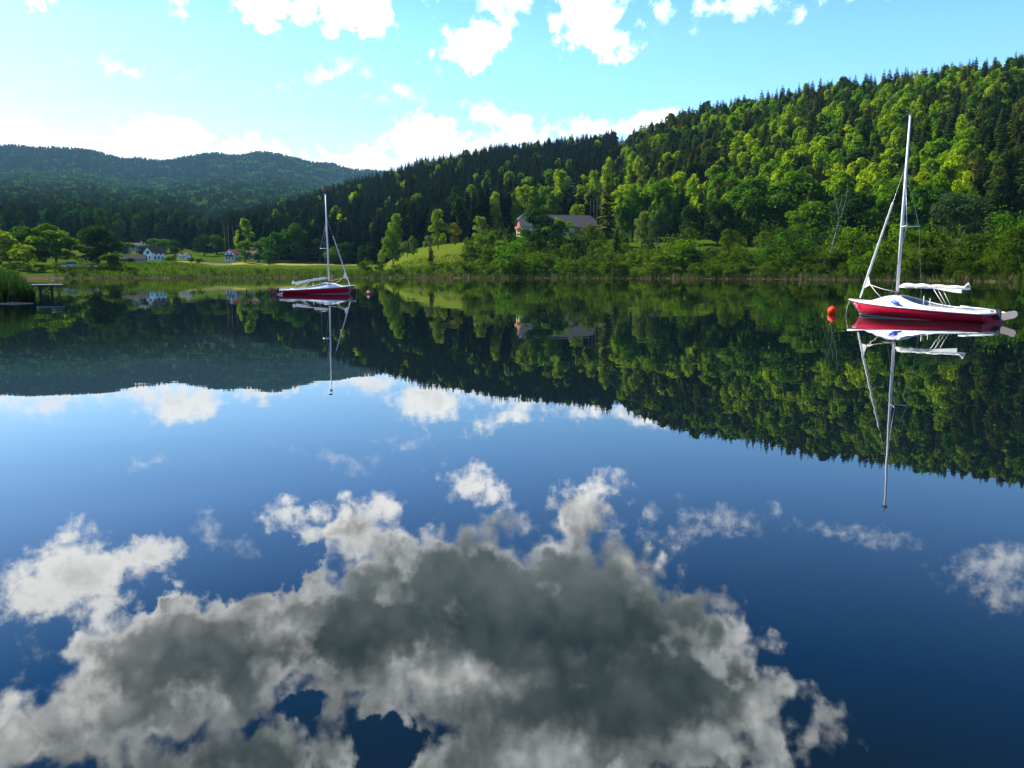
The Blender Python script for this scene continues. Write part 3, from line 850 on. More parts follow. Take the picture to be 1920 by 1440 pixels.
TREES = [
    # left shore group
    ('green', 108, 300, 418, 84, 'large rounded green tree with sunlit right edge, tallest of the left shore group', 'broadleaf_tree'),
    ('green', 54, 304, 426, 84, 'broad green tree just left of the tallest tree in the left shore group', 'broadleaf_tree'),
    ('bright', 2, 300, 432, 76, 'light green tree cut by the left edge of the photo behind the reeds', 'broadleaf_tree'),
    ('bright', 46, 278, 457, 52, 'small yellow-green tree in front of the left shore group', 'small_tree'),
    ('darkleaf', 185, 292, 424, 84, 'dark green rounded tree standing right of the parked cars on the left shore', 'broadleaf_tree'),
    ('green', 214, 280, 474, 44, 'low bushy tree below right of the dark rounded tree on the left shore', 'small_tree'),
    ('green', 20, 310, 440, 60, 'medium green tree filling the gap behind the small yellow-green tree', 'broadleaf_tree'),
    # village
    ('green', 461, 412, 449, 34, 'olive green tree in front of the white house with the red roof', 'broadleaf_tree'),
    ('green', 486, 418, 452, 30, 'round olive tree before the brown roofed house', 'broadleaf_tree'),
    ('green', 520, 426, 436, 62, 'tall green tree right of the brown roofed house', 'broadleaf_tree'),
    ('green', 556, 424, 418, 56, 'tall green tree left of the left sailboat mast, before dark spruces', 'broadleaf_tree'),
    ('darkleaf', 600, 420, 446, 48, 'dark green tree behind the mast of the left sailboat', 'broadleaf_tree'),
    ('darkleaf', 650, 415, 455, 50, 'low dark tree at the field edge right of the left sailboat mast', 'broadleaf_tree'),
    ('darkleaf', 330, 470, 450, 34, 'dark round tree behind the small dark roofed house', 'broadleaf_tree'),
    ('darkleaf', 385, 480, 442, 40, 'dark green tree between the two groups of village houses', 'broadleaf_tree'),
    ('green', 324, 405, 478, 16, 'small green tree right of the white house with dark roof', 'small_tree'),
    ('green', 360, 395, 482, 18, 'small green tree in front of the small dark roofed house', 'small_tree'),
    ('green', 300, 500, 446, 46, 'rounded green tree in the wood edge above the white dark-roofed house', 'broadleaf_tree'),
    ('green', 408, 500, 440, 44, 'rounded green tree in the wood edge left of the red roofed house', 'broadleaf_tree'),
    ('green', 236, 460, 452, 40, 'green tree partly hiding the grey house', 'broadleaf_tree'),
    ('darkleaf', 270, 470, 462, 26, 'small dark tree in front of the grey house', 'small_tree'),
    ('green', 314, 400, 481, 18, 'small bushy tree at the right corner of the white dark-roofed house', 'small_tree'),
    ('darkleaf', 244, 350, 486, 26, 'low bushy tree before the low barn', 'small_tree'),
    ('green', 375, 390, 484, 20, 'small green tree in front of the picket fence', 'small_tree'),
    ('green', 505, 400, 468, 26, 'small green tree at the right corner of the brown roofed house', 'small_tree'),
    ('darkleaf', 690, 405, 452, 40, 'dark bushy tree at the far end of the hay field', 'broadleaf_tree'),
    ('green', 626, 408, 462, 34, 'green bushy tree behind the hay field right of the left sailboat mast', 'small_tree'),
    # lit meadow
    ('green', 738, 345, 416, 42, 'upright green tree at the left end of the sunlit meadow', 'broadleaf_tree'),
    ('bright', 717, 335, 467, 20, 'tiny pale tree at the lower left end of the sunlit meadow', 'small_tree'),
    ('pale', 764, 338, 452, 30, 'rounded pale shrubby tree on the sunlit meadow slope', 'small_tree'),
    ('green', 776, 350, 441, 20, 'slim green tree behind the rounded pale tree on the meadow', 'small_tree'),
    ('pale', 805, 338, 442, 28, 'low pale tree below the tall light tree on the meadow', 'small_tree'),
    ('bright', 822, 346, 393, 38, 'tall light green tree with loose crown on top of the meadow', 'broadleaf_tree'),
    ('yellow', 854, 342, 418, 38, 'round yellow tree on top of the sunlit meadow', 'round_tree'),
    ('bright', 900, 356, 404, 34, 'loose light green tree right of the round yellow tree', 'broadleaf_tree'),
    ('bright', 931, 368, 360, 34, 'tall narrow light green tree against dark spruces left of the farmhouse', 'broadleaf_tree'),
    ('bright', 984, 372, 346, 48, 'tall light green tree rising behind the left end of the farmhouse', 'broadleaf_tree'),
    ('green', 1024, 364, 370, 38, 'green tree rising behind the farmhouse chimney', 'broadleaf_tree'),
    ('bright', 1082, 360, 384, 48, 'rounded bright tree showing above the farmhouse ridge', 'round_tree'),
    ('bright', 1050, 385, 318, 46, 'tall bright tree in the wood above the farmhouse, left of two', 'broadleaf_tree'),
    ('bright', 1112, 385, 320, 36, 'tall narrow bright tree in the wood above the farmhouse roof end', 'broadleaf_tree'),
    ('bright', 1140, 390, 296, 36, 'tallest narrow yellow-green tree in the wood above the farmhouse', 'broadleaf_tree'),
    ('bright', 1192, 400, 290, 32, 'slender light green tree in the wood right of the farmhouse', 'broadleaf_tree'),
    # before and beside the farmhouse
    ('darkleaf', 1008, 292, 392, 74, 'grey-green tree covering the left half of the farmhouse', 'broadleaf_tree'),
    ('green', 1044, 290, 410, 80, 'green tree covering the middle of the farmhouse wall', 'broadleaf_tree'),
    ('shrubtree', 1104, 288, 418, 76, 'olive green tree under the right end of the farmhouse roof', 'broadleaf_tree'),
    ('spruce', 1136, 322, 318, 46, 'large dark spruce at the right end of the farmhouse', 'spruce_tree'),
    ('spruce', 1154, 268, 418, 28, 'small olive spruce right below the large dark spruce', 'spruce_tree'),
    ('green', 918, 290, 438, 42, 'bushy green tree on the slope left of the farmhouse', 'broadleaf_tree'),
    ('spruce', 955, 300, 420, 32, 'small dark spruce at the left corner of the farmhouse', 'spruce_tree'),
    ('spruce', 808, 285, 458, 20, 'small pointed conifer at the foot of the sunlit meadow', 'spruce_tree'),
    ('green', 882, 280, 444, 34, 'small rounded tree at the right end of the sunlit meadow', 'small_tree'),
    # right shore
    ('birch', 1232, 262, 386, 44, 'slim birch with grey-green hanging crown and white trunk', 'birch_tree'),
    ('pale', 1202, 268, 398, 40, 'pale rounded tree left of the slim birch', 'small_tree'),
    ('green', 1184, 322, 352, 52, 'dark edged green tree left of the tall spruces on the right hill foot', 'broadleaf_tree'),
    ('green', 1236, 330, 338, 66, 'rounded green tree behind the slim birch', 'broadleaf_tree'),
    ('darkleaf', 1290, 300, 386, 52, 'dark green tree at the meadow edge right of the birch', 'broadleaf_tree'),
    ('shrubtree', 1290, 262, 424, 48, 'small olive tree on the strip of meadow right of the birch', 'small_tree'),
    ('darkleaf', 1344, 296, 376, 66, 'dark green broad tree above the meadow strip', 'broadleaf_tree'),
    ('shrubtree', 1362, 244, 426, 54, 'olive shrubby tree near the water below the dark broad tree', 'small_tree'),
    ('green', 1400, 300, 336, 100, 'tall rounded green tree with sunlit top on the right hill foot', 'broadleaf_tree'),
    ('green', 1476, 298, 318, 130, 'largest rounded light green tree at the right hill foot', 'broadleaf_tree'),
    ('shrubtree', 1466, 238, 424, 62, 'olive bushy tree near the shore below the largest light green tree', 'small_tree'),
    ('green', 1520, 268, 378, 108, 'broad green tree left of the leaning dead birch', 'broadleaf_tree'),
    ('darkleaf', 1592, 262, 358, 100, 'broad dark green tree behind the leaning dead birch', 'broadleaf_tree'),
    ('green', 1652, 262, 338, 96, 'tall light topped green tree left of the right sailboat mast', 'broadleaf_tree'),
    ('green', 1730, 256, 344, 84, 'tall green tree just right of the right sailboat mast', 'broadleaf_tree'),
    ('green', 1800, 250, 352, 76, 'green tree behind the leaning willow', 'broadleaf_tree'),
    ('darkleaf', 1872, 220, 396, 74, 'dark green tree right of the leaning willow', 'broadleaf_tree'),
    ('darkleaf', 1918, 216, 392, 70, 'dark tree at the right edge of the photo', 'broadleaf_tree'),
    ('willow', 1792, 190, 352, 96, 'grey-green willow with leaning pale trunk behind the boom of the right sailboat', 'willow_tree'),
    ('darkleaf', 1560, 228, 430, 70, 'dark bushy tree at the foot of the dead birch', 'small_tree'),
    ('darkleaf', 1690, 214, 436, 84, 'low dark tree behind the foot of the right sailboat mast', 'small_tree'),
    ('spruce', 1868, 262, 268, 70, 'tall dark spruce right of the willow, on the hill foot', 'spruce_tree'),
    ('spruce', 1912, 258, 250, 66, 'tallest dark spruce at the right edge of the photo', 'spruce_tree'),
    ('spruce', 1826, 268, 300, 56, 'dark spruce above the willow crown', 'spruce_tree'),
]
PROTO['shrubtree'] = [(np_mesh('shrub_crown', *crown_broad(400 + i, lobes=20, cards=3600, low=0.05, wide=0.42, size=0.020)[:2], M['shrub']), PROTO['green'][i][1]) for i in range(2)]
for kind, x, r, yt, wp, lab, nm in TREES:
    plant(kind, x, r, yt, wp, lab, nm)

# dead birch: leaning white trunk, forked bare limbs
X, Y, Z = pos(1552, 206)
db = empty('dead_birch_tree', (X, Y, Z)); tag(db, 'leaning bare birch with forked white trunk by the water', 'tree')
u = 206 / 1509.0
tb = MB()
tb.tube([(0, 0, -0.3), (0.5 * u, 0, 18 * u), (9 * u, 0.2, 58 * u), (15 * u, 0, 88 * u), (12 * u, 0, 104 * u), (6 * u, 0.1, 122 * u), (3 * u, 0, 134 * u)], [0.20, 0.19, 0.16, 0.13, 0.10, 0.06, 0.03], 7)
tb.build('trunk', M['birchbark'], db)
lb = MB()
for q, rr in (([(13 * u, 0, 78 * u), (20 * u, .1, 100 * u), (24 * u, 0, 122 * u), (27 * u, .2, 142 * u)], (.09, .07, .05, .02)),
              ([(20 * u, .1, 100 * u), (17 * u, .3, 116 * u), (18 * u, .3, 130 * u)], (.05, .03, .015)),
              ([(12 * u, 0, 104 * u), (15 * u, -.2, 116 * u), (20 * u, -.2, 126 * u)], (.05, .03, .015)),
              ([(15 * u, 0, 88 * u), (6 * u, -.2, 98 * u), (-2 * u, -.3, 104 * u)], (.05, .03, .012)),
              ([(9 * u, .2, 58 * u), (16 * u, 0, 70 * u), (22 * u, .2, 78 * u)], (.05, .03, .012))):
    lb.tube(q, rr, 5)
lb.build('limbs', M['birchbark'], db)
g = np.random.default_rng(5)
ctr = np.concatenate([np.array((15 * u, 0, 90 * u)) + g.normal(size=(60, 3)) * np.array((7, 5, 7)) * u, np.array((26 * u, 0, 132 * u)) + g.normal(size=(50, 3)) * np.array((3, 3, 12)) * u,
                      np.array((5 * u, 0, 50 * u)) + g.normal(size=(120, 3)) * np.array((10, 8, 16)) * u])
v, f = rot_cards(ctr, g.normal(size=(len(ctr), 3)), 0.22, g=g)
o = bpy.data.objects.new('twig_leaves', np_mesh('twig_leaves', v, f, M['grey'])); COL.objects.link(o); o.parent = db

# bare pale spruce trunks at the wood edge behind the village and above the farmhouse
PT = MB(); PT.tube([(0, 0, -0.5), (0.1, 0, 8), (0, 0.1, 17)], [0.17, 0.14, 0.06], 6)
ptm = PT.mesh('tree_trunk', simple('grey_spruce_bark', (0.13, 0.115, 0.10), 0.9, 0.1, 0.3, 2))
for i, (x, r) in enumerate(((424, 452), (432, 456), (441, 450), (450, 458), (456, 452), (466, 458), (474, 455), (1112, 368), (1118, 366), (1106, 374))):
    X, Y, Z = pos(x, r)
    o = bpy.data.objects.new('bare_trunk', ptm); COL.objects.link(o); o.location = (X, Y, Z); o.rotation_euler = (0, 0, i)
    if i < 7: tag(o, 'bare pale spruce trunk at the wood edge above the red roofed house', 'tree trunk', 'bare trunks above the village')
    else: tag(o, 'bare pale trunk in the wood behind the right end of the farmhouse', 'tree trunk', 'bare trunks behind the farmhouse')

# ------------------------------------------------------------------ forest on the hills
def scatter(a0, a1, r0, r1, space, seed):
    g = np.random.default_rng(seed)
    out = []
    r = r0
    while r < r1:
        sp = space(r)
        n_ = max(1, int((R(a1 - a0) * r) / sp))
        a = a0 + (np.arange(n_) + g.uniform(0.0, 1.0, n_)) * (a1 - a0) / n_
        rr = r + g.uniform(-0.5, 0.5, n_) * sp
        out.append(np.stack([a, rr], 1))
        r += sp * 0.92
    return np.concatenate(out)


A1, A2 = px_az(-180), px_az(2120)
pts = np.concatenate([
    scatter(px_az(1150), A2, 205, 730, lambda r: 5.6 + r * 0.002, 11),
    scatter(px_az(400), px_az(1150), 350, 920, lambda r: 5.4 + r * 0.0022, 12),
    scatter(A1, px_az(400), 555, 930, lambda r: 7.5, 13),
    scatter(A1, px_az(760), 930, 4130, lambda r: 8.0 + (r - 930) * 0.0022, 14)])
a_, r_ = pts[:, 0], pts[:, 1]
xp = 960 + 1509 * np.tan(np.radians(a_))
g = np.random.default_rng(99)
ok = r_ > forest_edge(a_) + g.uniform(0, 5, len(a_))
ridge = np.interp(xp, (380, 720, 1150, 1178, 1192, 1210, 1230, 1920), (745, 850, 850, 810, 760, 705, 660, 560))
ok &= ~((xp > 400) & (r_ > ridge + 60) & (r_ < 930))
ok &= ~((xp > 1150) & (r_ > ridge + 70))
# the farmhouse yard
ok &= ~((xp > 940) & (xp < 1140) & (r_ < 368))
a_, r_, xp = a_[ok], r_[ok], xp[ok]
z_ = ground(a_, r_)
n_ = len(a_)
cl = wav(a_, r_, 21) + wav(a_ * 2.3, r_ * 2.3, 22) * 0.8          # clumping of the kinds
u1 = g.uniform(size=n_)
pb = np.full(n_, 0.5)                                           # share of broadleaf
mid_m = (xp > 400) & (xp < 1165) & (r_ < 930)
pb[mid_m] = 0.05
pb[mid_m & (xp > 960) & (r_ < 520)] = 0.35
hill = xp >= 1165
frac = np.clip((r_ - forest_edge(a_)) / (ridge[ok] - forest_edge(a_)), 0, 1.2)
pb[hill] = np.clip(0.50 + 0.28 * cl[hill], 0.10, 0.9)
pb[hill & (frac < 0.18)] = 0.75
pb[hill & (frac > 0.88)] = 0.14
pb[hill & (xp < 1330) & (frac > 0.12) & (frac < 0.5)] = 0.10
pb[hill & (xp > 1800) & (frac < 0.42)] = 0.10
pb[hill & (xp < 1300) & (frac > 0.6)] = 0.12
far = r_ >= 930
pb[far] = np.clip(0.42 + 0.35 * cl[far], 0.03, 0.95)
pb[far & (r_ < 1250)] = 0.2
pb[far & (r_ > 2150) & (r_ < 3150) & (xp < 330)] = 0.9
pb[far & (r_ > 3200) & (xp < 400)] = 0.12
pb[(xp <= 400) & ~far] = 0.3
broad = u1 < pb
kind = np.where(broad, 1, 0)
hgt = np.where(broad, g.uniform(14, 23, n_), g.uniform(17, 26, n_))
hgt = np.where(far, hgt * 0.95, hgt)
hgt[hill & (frac < 0.25) & ~broad] *= 0.9
wid = np.where(broad, hgt * g.uniform(0.62, 1.05, n_), hgt * g.uniform(1.0, 1.45, n_))
wid = np.where(far, wid * np.where(broad, 1.25, 1.3), wid)
SP = ['spruce'] * 5 + ['pine'] * 2
names_c = [('spruce', i) for i in range(5)] + [('pine', i) for i in range(2)]
names_b = [('beech', i) for i in range(6)]
names_g = [('green', 0), ('green', 1)]
var = np.where(broad, g.integers(0, 6, n_), np.where(g.uniform(size=n_) < np.where(hill & (frac < 0.85), 0.82, 0.96), g.integers(0, 5, n_), g.integers(5, 7, n_)))
rotz = g.uniform(0, 6.283, n_)
# which trees show: a running skyline per half degree, from near to far
order = np.argsort(r_)
sky_el = {}
show = np.zeros(n_)
for i in order:
    top = math.degrees(math.atan2(z_[i] + hgt[i] - CAM_H, r_[i]))
    bot = math.degrees(math.atan2(z_[i] - CAM_H, r_[i]))
    hw = math.degrees(wid[i] * 0.16 / r_[i])
    b0, b1 = int(math.floor((a_[i] - hw) / 0.15)), int(math.floor((a_[i] + hw) / 0.15))
    vis = 0.0
    for b_ in range(b0, b1 + 1):
        s_ = sky_el.get(b_, -5)
        vis += max(0.0, top - max(s_, bot))
        sky_el[b_] = max(s_, bot + (top - bot) * 0.72)
    show[i] = vis * 0.15 if -33.2 < a_[i] < 33.2 else 0
solo = np.zeros(n_, bool)
for kk in (0, 1):
    idk = np.where((kind == kk) & (r_ < 930))[0]
    best = idk[np.argsort(-show[idk])][:285 if kk == 0 else 250]
    solo[best[show[best] > 0.05]] = True
for i in np.where(solo)[0]:
    kd, vi = names_c[var[i]] if kind[i] == 0 else names_b[var[i]]
    if kd == 'spruce' and not hill[i]: kd = 'shadespruce'
    if kd == 'beech' and xp[i] <= 400: kd, vi = 'farleaf', var[i] % 3
    nm = {'spruce': 'spruce_tree', 'shadespruce': 'spruce_tree', 'farleaf': 'leafy_tree', 'pine': 'pine_tree', 'beech': 'beech_tree'}[kd]
    o = bpy.data.objects.new(nm, JM[kd][vi]); COL.objects.link(o)
    ra = math.radians(a_[i])
    o.location = (r_[i] * math.sin(ra), r_[i] * math.cos(ra), z_[i] - 0.3)
    o.scale = (wid[i], wid[i], hgt[i]); o.rotation_euler = (0, 0, rotz[i])
    if kd == 'spruce': tag(o, 'pointed green spruce in the mixed wood on the right hillside', 'tree', 'spruces of the right hillside')
    elif kd == 'shadespruce': tag(o, 'pointed dark spruce in the shadowy conifer wood left of the farmhouse', 'tree', 'spruces of the dark conifer wood')
    elif kd == 'farleaf': tag(o, 'dark green leafy tree at the wood edge behind the village', 'tree', 'leafy trees behind the village')
    elif kd == 'pine': tag(o, 'open crowned pine standing out of the wooded hillside', 'tree', 'pines of the hillside wood')
    else: tag(o, 'rounded yellow-green leafy tree standing out of the wooded hillside', 'tree', 'leafy trees of the hillside wood')


def forest(name, label, mask, protos):
    """every other tree of the wood: one object, instanced on points"""
    ii = np.where(mask)[0]
    me = bpy.data.meshes.new(name)
    ra = np.radians(a_[ii])
    P = np.stack([r_[ii] * np.sin(ra), r_[ii] * np.cos(ra), z_[ii] - 0.3], 1).astype(np.float32)
    me.vertices.add(len(ii)); me.vertices.foreach_set('co', P.ravel())
    at = me.attributes.new('pick', 'INT', 'POINT'); at.data.foreach_set('value', var[ii].astype(np.int32) % len(protos))
    at = me.attributes.new('size', 'FLOAT_VECTOR', 'POINT')
    at.data.foreach_set('vector', np.stack([wid[ii], wid[ii], hgt[ii]], 1).astype(np.float32).ravel())
    at = me.attributes.new('turn', 'FLOAT_VECTOR', 'POINT')
    at.data.foreach_set('vector', np.stack([0 * rotz[ii], 0 * rotz[ii], rotz[ii]], 1).astype(np.float32).ravel())
    o = bpy.data.objects.new(name, me); COL.objects.link(o)
    tag(o, label, 'forest', kind='stuff')
    pc = bpy.data.collections.new(name + '_kinds')
    for q, (kd, vi) in enumerate(protos):
        po = bpy.data.objects.new('kind%02d' % q, JM[kd][vi]); pc.objects.link(po)
    ng = bpy.data.node_groups.new(name, 'GeometryNodeTree')
    ng.interface.new_socket('Geometry', in_out='INPUT', socket_type='NodeSocketGeometry')
    ng.interface.new_socket('Geometry', in_out='OUTPUT', socket_type='NodeSocketGeometry')
    N = ng.nodes
    gi = N.new('NodeGroupInput'); go = N.new('NodeGroupOutput')
    ci = N.new('GeometryNodeCollectionInfo'); ci.inputs['Collection'].default_value = pc
    ci.inputs['Separate Children'].default_value = True; ci.inputs['Reset Children'].default_value = True
    ip = N.new('GeometryNodeInstanceOnPoints'); ip.inputs['Pick Instance'].default_value = True

    def attr(nm, ty):
        q = N.new('GeometryNodeInputNamedAttribute'); q.data_type = ty; q.inputs['Name'].default_value = nm
        return [s for s in q.outputs if s.enabled and s.name == 'Attribute'][0]
    e2r = N.new('FunctionNodeEulerToRotation')
    lk = ng.links.new
    lk(attr('turn', 'FLOAT_VECTOR'), e2r.inputs[0])
    lk(gi.outputs[0], ip.inputs['Points']); lk(ci.outputs[0], ip.inputs['Instance'])
    lk(attr('pick', 'INT'), ip.inputs['Instance Index']); lk(e2r.outputs[0], ip.inputs['Rotation']); lk(attr('size', 'FLOAT_VECTOR'), ip.inputs['Scale'])
    lk(ip.outputs[0], go.inputs[0])
    md = o.modifiers.new('trees', 'NODES'); md.node_group = ng
    return o


forest('conifer_forest', 'dense green conifers filling the mixed wood on the right hillside', (kind == 0) & ~solo & hill & ~far, names_c)
forest('dark_conifer_forest', 'dense dark conifer wood on the middle hillside and behind the village', (kind == 0) & ~solo & ~hill & ~far, [('shadespruce', i) for i in range(5)])
forest('village_wood', 'dark leafy wood behind the village', (kind == 1) & ~solo & (xp <= 400) & ~far, [('farleaf', i) for i in range(3)])
forest('broadleaf_forest', 'yellow-green leafy forest covering the near hillside', (kind == 1) & ~solo & (xp > 400) & ~far, names_b)
forest('distant_forest', 'bluish conifer forest covering the distant hills on the left', far & (kind == 0), [('shadespruce', i) for i in range(5)])
forest('suntint_distant_wood', 'patches of leafy trees tinted as sunlit on the distant hills', far & (kind == 1) & (cl > 0.55), [('farsuntint', i) for i in range(3)])
forest('distant_leafy_forest', 'leafy trees among the bluish forest on the distant hills', far & (kind == 1) & (cl <= 0.55), [('farleaf', i) for i in range(3)])

# ------------------------------------------------------------------ shore shrubs and reeds
g = np.random.default_rng(42)


def shrub(x, r, h, wd, me, label, group):
    X, Y, Z = pos(x, r)
    o = bpy.data.objects.new('shrub', me); COL.objects.link(o)
    o.location = (X, Y, Z - 0.1); o.scale = (wd, wd, h); o.rotation_euler = (0, 0, g.uniform(0, 6.28))
    tag(o, label, 'shrub', group)


x = 690
while x < 1960:
    a = px_az(x); sr = float(shore_r(a))
    for row in range(4):
        r = sr + (3, 12, 26, 44)[row] + g.uniform(-3, 4)
        hh = (g.uniform(2.0, 4.6) if row == 0 else g.uniform(3.5, 8.0)) * (1.0 if x > 880 else 0.72) * float(g.choice([0.45, 0.7, 0.95, 1.1, 1.35]))
        if (700 < x < 745 and row > 1) or (745 <= x < 880 and row > 2) or (1250 < x < 1520 and row == 3 and g.uniform() < 0.7): continue
        if 700 < x < 880: hh *= 0.85 if row < 2 else 0.55
        shrub(x + g.uniform(-12, 12), r, hh, hh * g.uniform(0.75, 1.25), SHRUB[int(g.integers(0, 6))],
              'leafy green shrub in the thicket along the far shore, right half', 'shrubs of the right shore thicket')
    if 890 < x < 1190:
        for r in (sr + 58, sr + 72):
            hh = g.uniform(3.5, 7.0)
            shrub(x + g.uniform(-12, 12), r + g.uniform(-5, 5), hh, hh * g.uniform(0.8, 1.2), SHRUB[int(g.integers(0, 6))],
                  'leafy green shrub in the thicket along the far shore, right half', 'shrubs of the right shore thicket')
    x += g.uniform(14, 26)
x = 130
while x < 690:
    a = px_az(x); sr = float(shore_r(a))
    for row in range(2):
        if g.uniform() < (0.25 if x > 380 else 0.0): continue
        r = sr + (6, 22)[row] + g.uniform(-3, 6)
        hh = g.uniform(0.9, 2.2)
        shrub(x + g.uniform(-9, 9), r, hh, hh * g.uniform(0.8, 1.5), SHRUB[int(g.integers(0, 6))],
              'low green shrub scattered on the flat shore before the village', 'shrubs of the village shore')
    x += g.uniform(16, 30)
for x in np.arange(-60, 200, 20):
    shrub(x + g.uniform(-6, 6), 268 + g.uniform(0, 12), g.uniform(2, 3.6), g.uniform(2.4, 4), SHRUB[int(g.integers(0, 6))],
          'green shrub under the left shore trees behind the reeds', 'shrubs under the left shore trees')


def blades(name, label, a, r, z, h, wd, cols, seed):
    q = np.random.default_rng(seed); n_ = len(a)
    ra = np.radians(a)
    b = np.stack([r * np.sin(ra), r * np.cos(ra), z], 1)
    th = q.uniform(0, 6.283, n_)
    side = np.stack([np.cos(th), np.sin(th), 0 * th], 1) * wd[:, None] / 2
    lean = q.normal(size=(n_, 3)) * np.array((0.12, 0.12, 0)) * h[:, None]
    m1 = b + lean * 0.35 + np.array((0, 0, 1)) * (h * 0.55)[:, None]
    tp = b + lean + np.array((0, 0, 1)) * h[:, None]
    V = np.stack([b - side, b + side, m1 + side * 0.9, m1 - side * 0.9, tp + side * 0.25, tp - side * 0.25], 1).reshape(-1, 3)
    i0 = np.arange(n_)[:, None] * 6
    F = np.concatenate([i0 + np.array([[0, 1, 2, 3]]), i0 + np.array([[3, 2, 4, 5]])])
    c = np.repeat(cols, 6, axis=0)
    o = bpy.data.objects.new(name, np_mesh(name, V, F, M['reed'], c)); COL.objects.link(o)
    tag(o, label, 'reeds', kind='stuff')
    return o


n_ = 17000
ar = g.uniform(px_az(120), px_az(2050), n_)
rr = shore_r(ar) + g.normal(0, 2.2, n_) + 1.0
dens = wav(ar * 3, ar * 0 + 50, 77)
keep = g.uniform(size=n_) < np.clip(0.65 + 0.5 * dens, 0.15, 1)
ar, rr, dens = ar[keep], rr[keep], dens[keep]
n_ = len(ar)
xr = 960 + 1509 * np.tan(np.radians(ar))
hh = g.uniform(0.5, 1.3, n_) * np.where(xr < 690, 0.75, 1.0) * (1 + 0.35 * wav(ar * 5, ar * 0 + 20, 78))
dry = g.uniform(size=n_) < np.clip(0.10 + 0.4 * dens, 0.03, 0.5)
cols = np.where(dry[:, None], np.array((0.16, 0.12, 0.075)) * g.uniform(0.6, 1.3, (n_, 1)), np.array((0.04, 0.07, 0.010)) * g.uniform(0.6, 1.4, (n_, 1)))
blades('shore_reeds', 'thin belt of dry and green reeds along the far waterline', ar, rr, np.maximum(ground(ar, rr), -0.15) - 0.05, np.clip(hh, 0.3, 2.6), np.full(n_, 0.12), cols, 5)

# grass tufts on the flat shore behind the reeds
n_ = 26000
ar = g.uniform(px_az(100), px_az(2000), n_)
rr = shore_r(ar) + 3 + g.uniform(0, 1, n_) ** 1.3 * np.where(ar < px_az(700), 90, 60)
z = ground(ar, rr)
cols = np.array((0.058, 0.092, 0.006)) * g.uniform(0.6, 1.3, (n_, 1))
blades('meadow_grass', 'tall green grass on the flat shore behind the reeds', ar, rr, z - 0.05, g.uniform(0.35, 1.0, n_), np.full(n_, 0.22), cols, 6)

# near reed bed on the left with its muddy bank
n_ = 9000
ar = px_az(62) - np.abs(g.normal(0, 1, n_)) ** 1.2 * 3.6 - g.uniform(0, 0.25, n_)
rr = 46 + (px_az(62) - ar) * 0.25 * g.uniform(-1, 1, n_) + g.uniform(0, 9, n_) * np.clip((px_az(62) - ar) / 1.0, 0.15, 1)
hmax = np.interp(ar, [px_az(-300), px_az(-40), px_az(25), px_az(62)], [2.3, 1.95, 1.65, 0.8])
hh = hmax * g.uniform(0.45, 1.05, n_)
dry = g.uniform(size=n_) < 0.28
cols = np.where(dry[:, None], np.array((0.11, 0.075, 0.05)) * g.uniform(0.5, 1.2, (n_, 1)), np.array((0.024, 0.060, 0.012)) * g.uniform(0.5, 1.5, (n_, 1)))
hh = np.where(dry, hh * 0.55, hh)
blades('reed_bed', 'tall green reed bed standing in the water at the left edge', ar, rr, np.zeros(n_) - 0.1, hh, np.full(n_, 0.035), cols, 8)
bk = MB()
ring = []
for i in range(26):
    t_ = i / 25
    aa = px_az(58 - 420 * t_); q = 46.0 + 0.8 * math.sin(t_ * 9)
    ring.append((q, aa))
vs, fs = [], []
for i, (q, aa) in enumerate(ring):
    for j, (dr, hz) in enumerate(((0, -0.3), (0.5, 0.06), (2.5, 0.16), (6, 0.12), (10, -0.3))):
        k_ = min(1, i / 4 + 0.1)
        vs.append(((q + dr * k_) * math.sin(R(aa)), (q + dr * k_) * math.cos(R(aa)), hz))
for i in range(25):
    for j in range(4): fs.append((i * 5 + j, (i + 1) * 5 + j, (i + 1) * 5 + j + 1, i * 5 + j + 1))
bk.add(vs, fs, 0, True)
o = bk.build('mud_bank', simple('mud', (0.06, 0.045, 0.032), 0.9, 0.3, 0.4, 2, bump=0.6)); tag(o, 'low muddy bank under the reed bed at the left edge', kind='structure')
lg = MB()
x0, y0, _ = pos(-60, 45.2); x1, y1, _ = pos(57, 45.0)
lg.tube([(x0 + (x1 - x0) * q, y0 + (y1 - y0) * q + 0.05 * math.sin(q * 14), 0.015 + 0.015 * math.sin(q * 11)) for q in np.linspace(0, 1, 14)], [0.045 - 0.02 * q for q in np.linspace(0, 1, 14)], 6)
tag(lg.build('floating_branch', M['paletrunk']), 'long pale branch floating along the foot of the left reed bed', 'branch')

# ------------------------------------------------------------------ swimming platform
a = px_az(83)
X, Y = 60.5 * math.sin(R(a)), 60.5 * math.cos(R(a))
pl = empty('swim_platform', (X, Y, 0), -R(a)); tag(pl, 'small wooden swimming platform on dark posts beside the reeds', 'platform')
k_ = 60.5 / 1509
mb = MB()
for i in range(8): mb.box((0, -0.62 + i * 0.18, 0.70), (2.0, 0.165, 0.05))
mb.build('deck_boards', M['greywood'], pl)
mb = MB()
for y in (-0.72, 0.72): mb.box((0, y, 0.62), (1.9, 0.05, 0.10))
for xx in (-0.3, 0.3): mb.box((xx, 0, 0.615), (0.07, 1.38, 0.09))
mb.build('beams', M['darkwood'], pl)
for sx in (-0.3, 0.36):
    for sy in (-0.5, 0.5):
        mb = MB(); mb.tube([(sx, sy, -1.2), (sx, sy, 0.57)], 0.085, 8); mb.build('post', M['darkwood'], pl)
mb = MB(); mb.tube([(-0.3, -0.5, 0.05), (0.36, -0.5, 0.5)], 0.03, 6); mb.tube([(0.36, -0.5, 0.05), (-0.3, -0.5, 0.5)], 0.03, 6); mb.build('cross_brace', M['darkwood'], pl)
ld = MB()
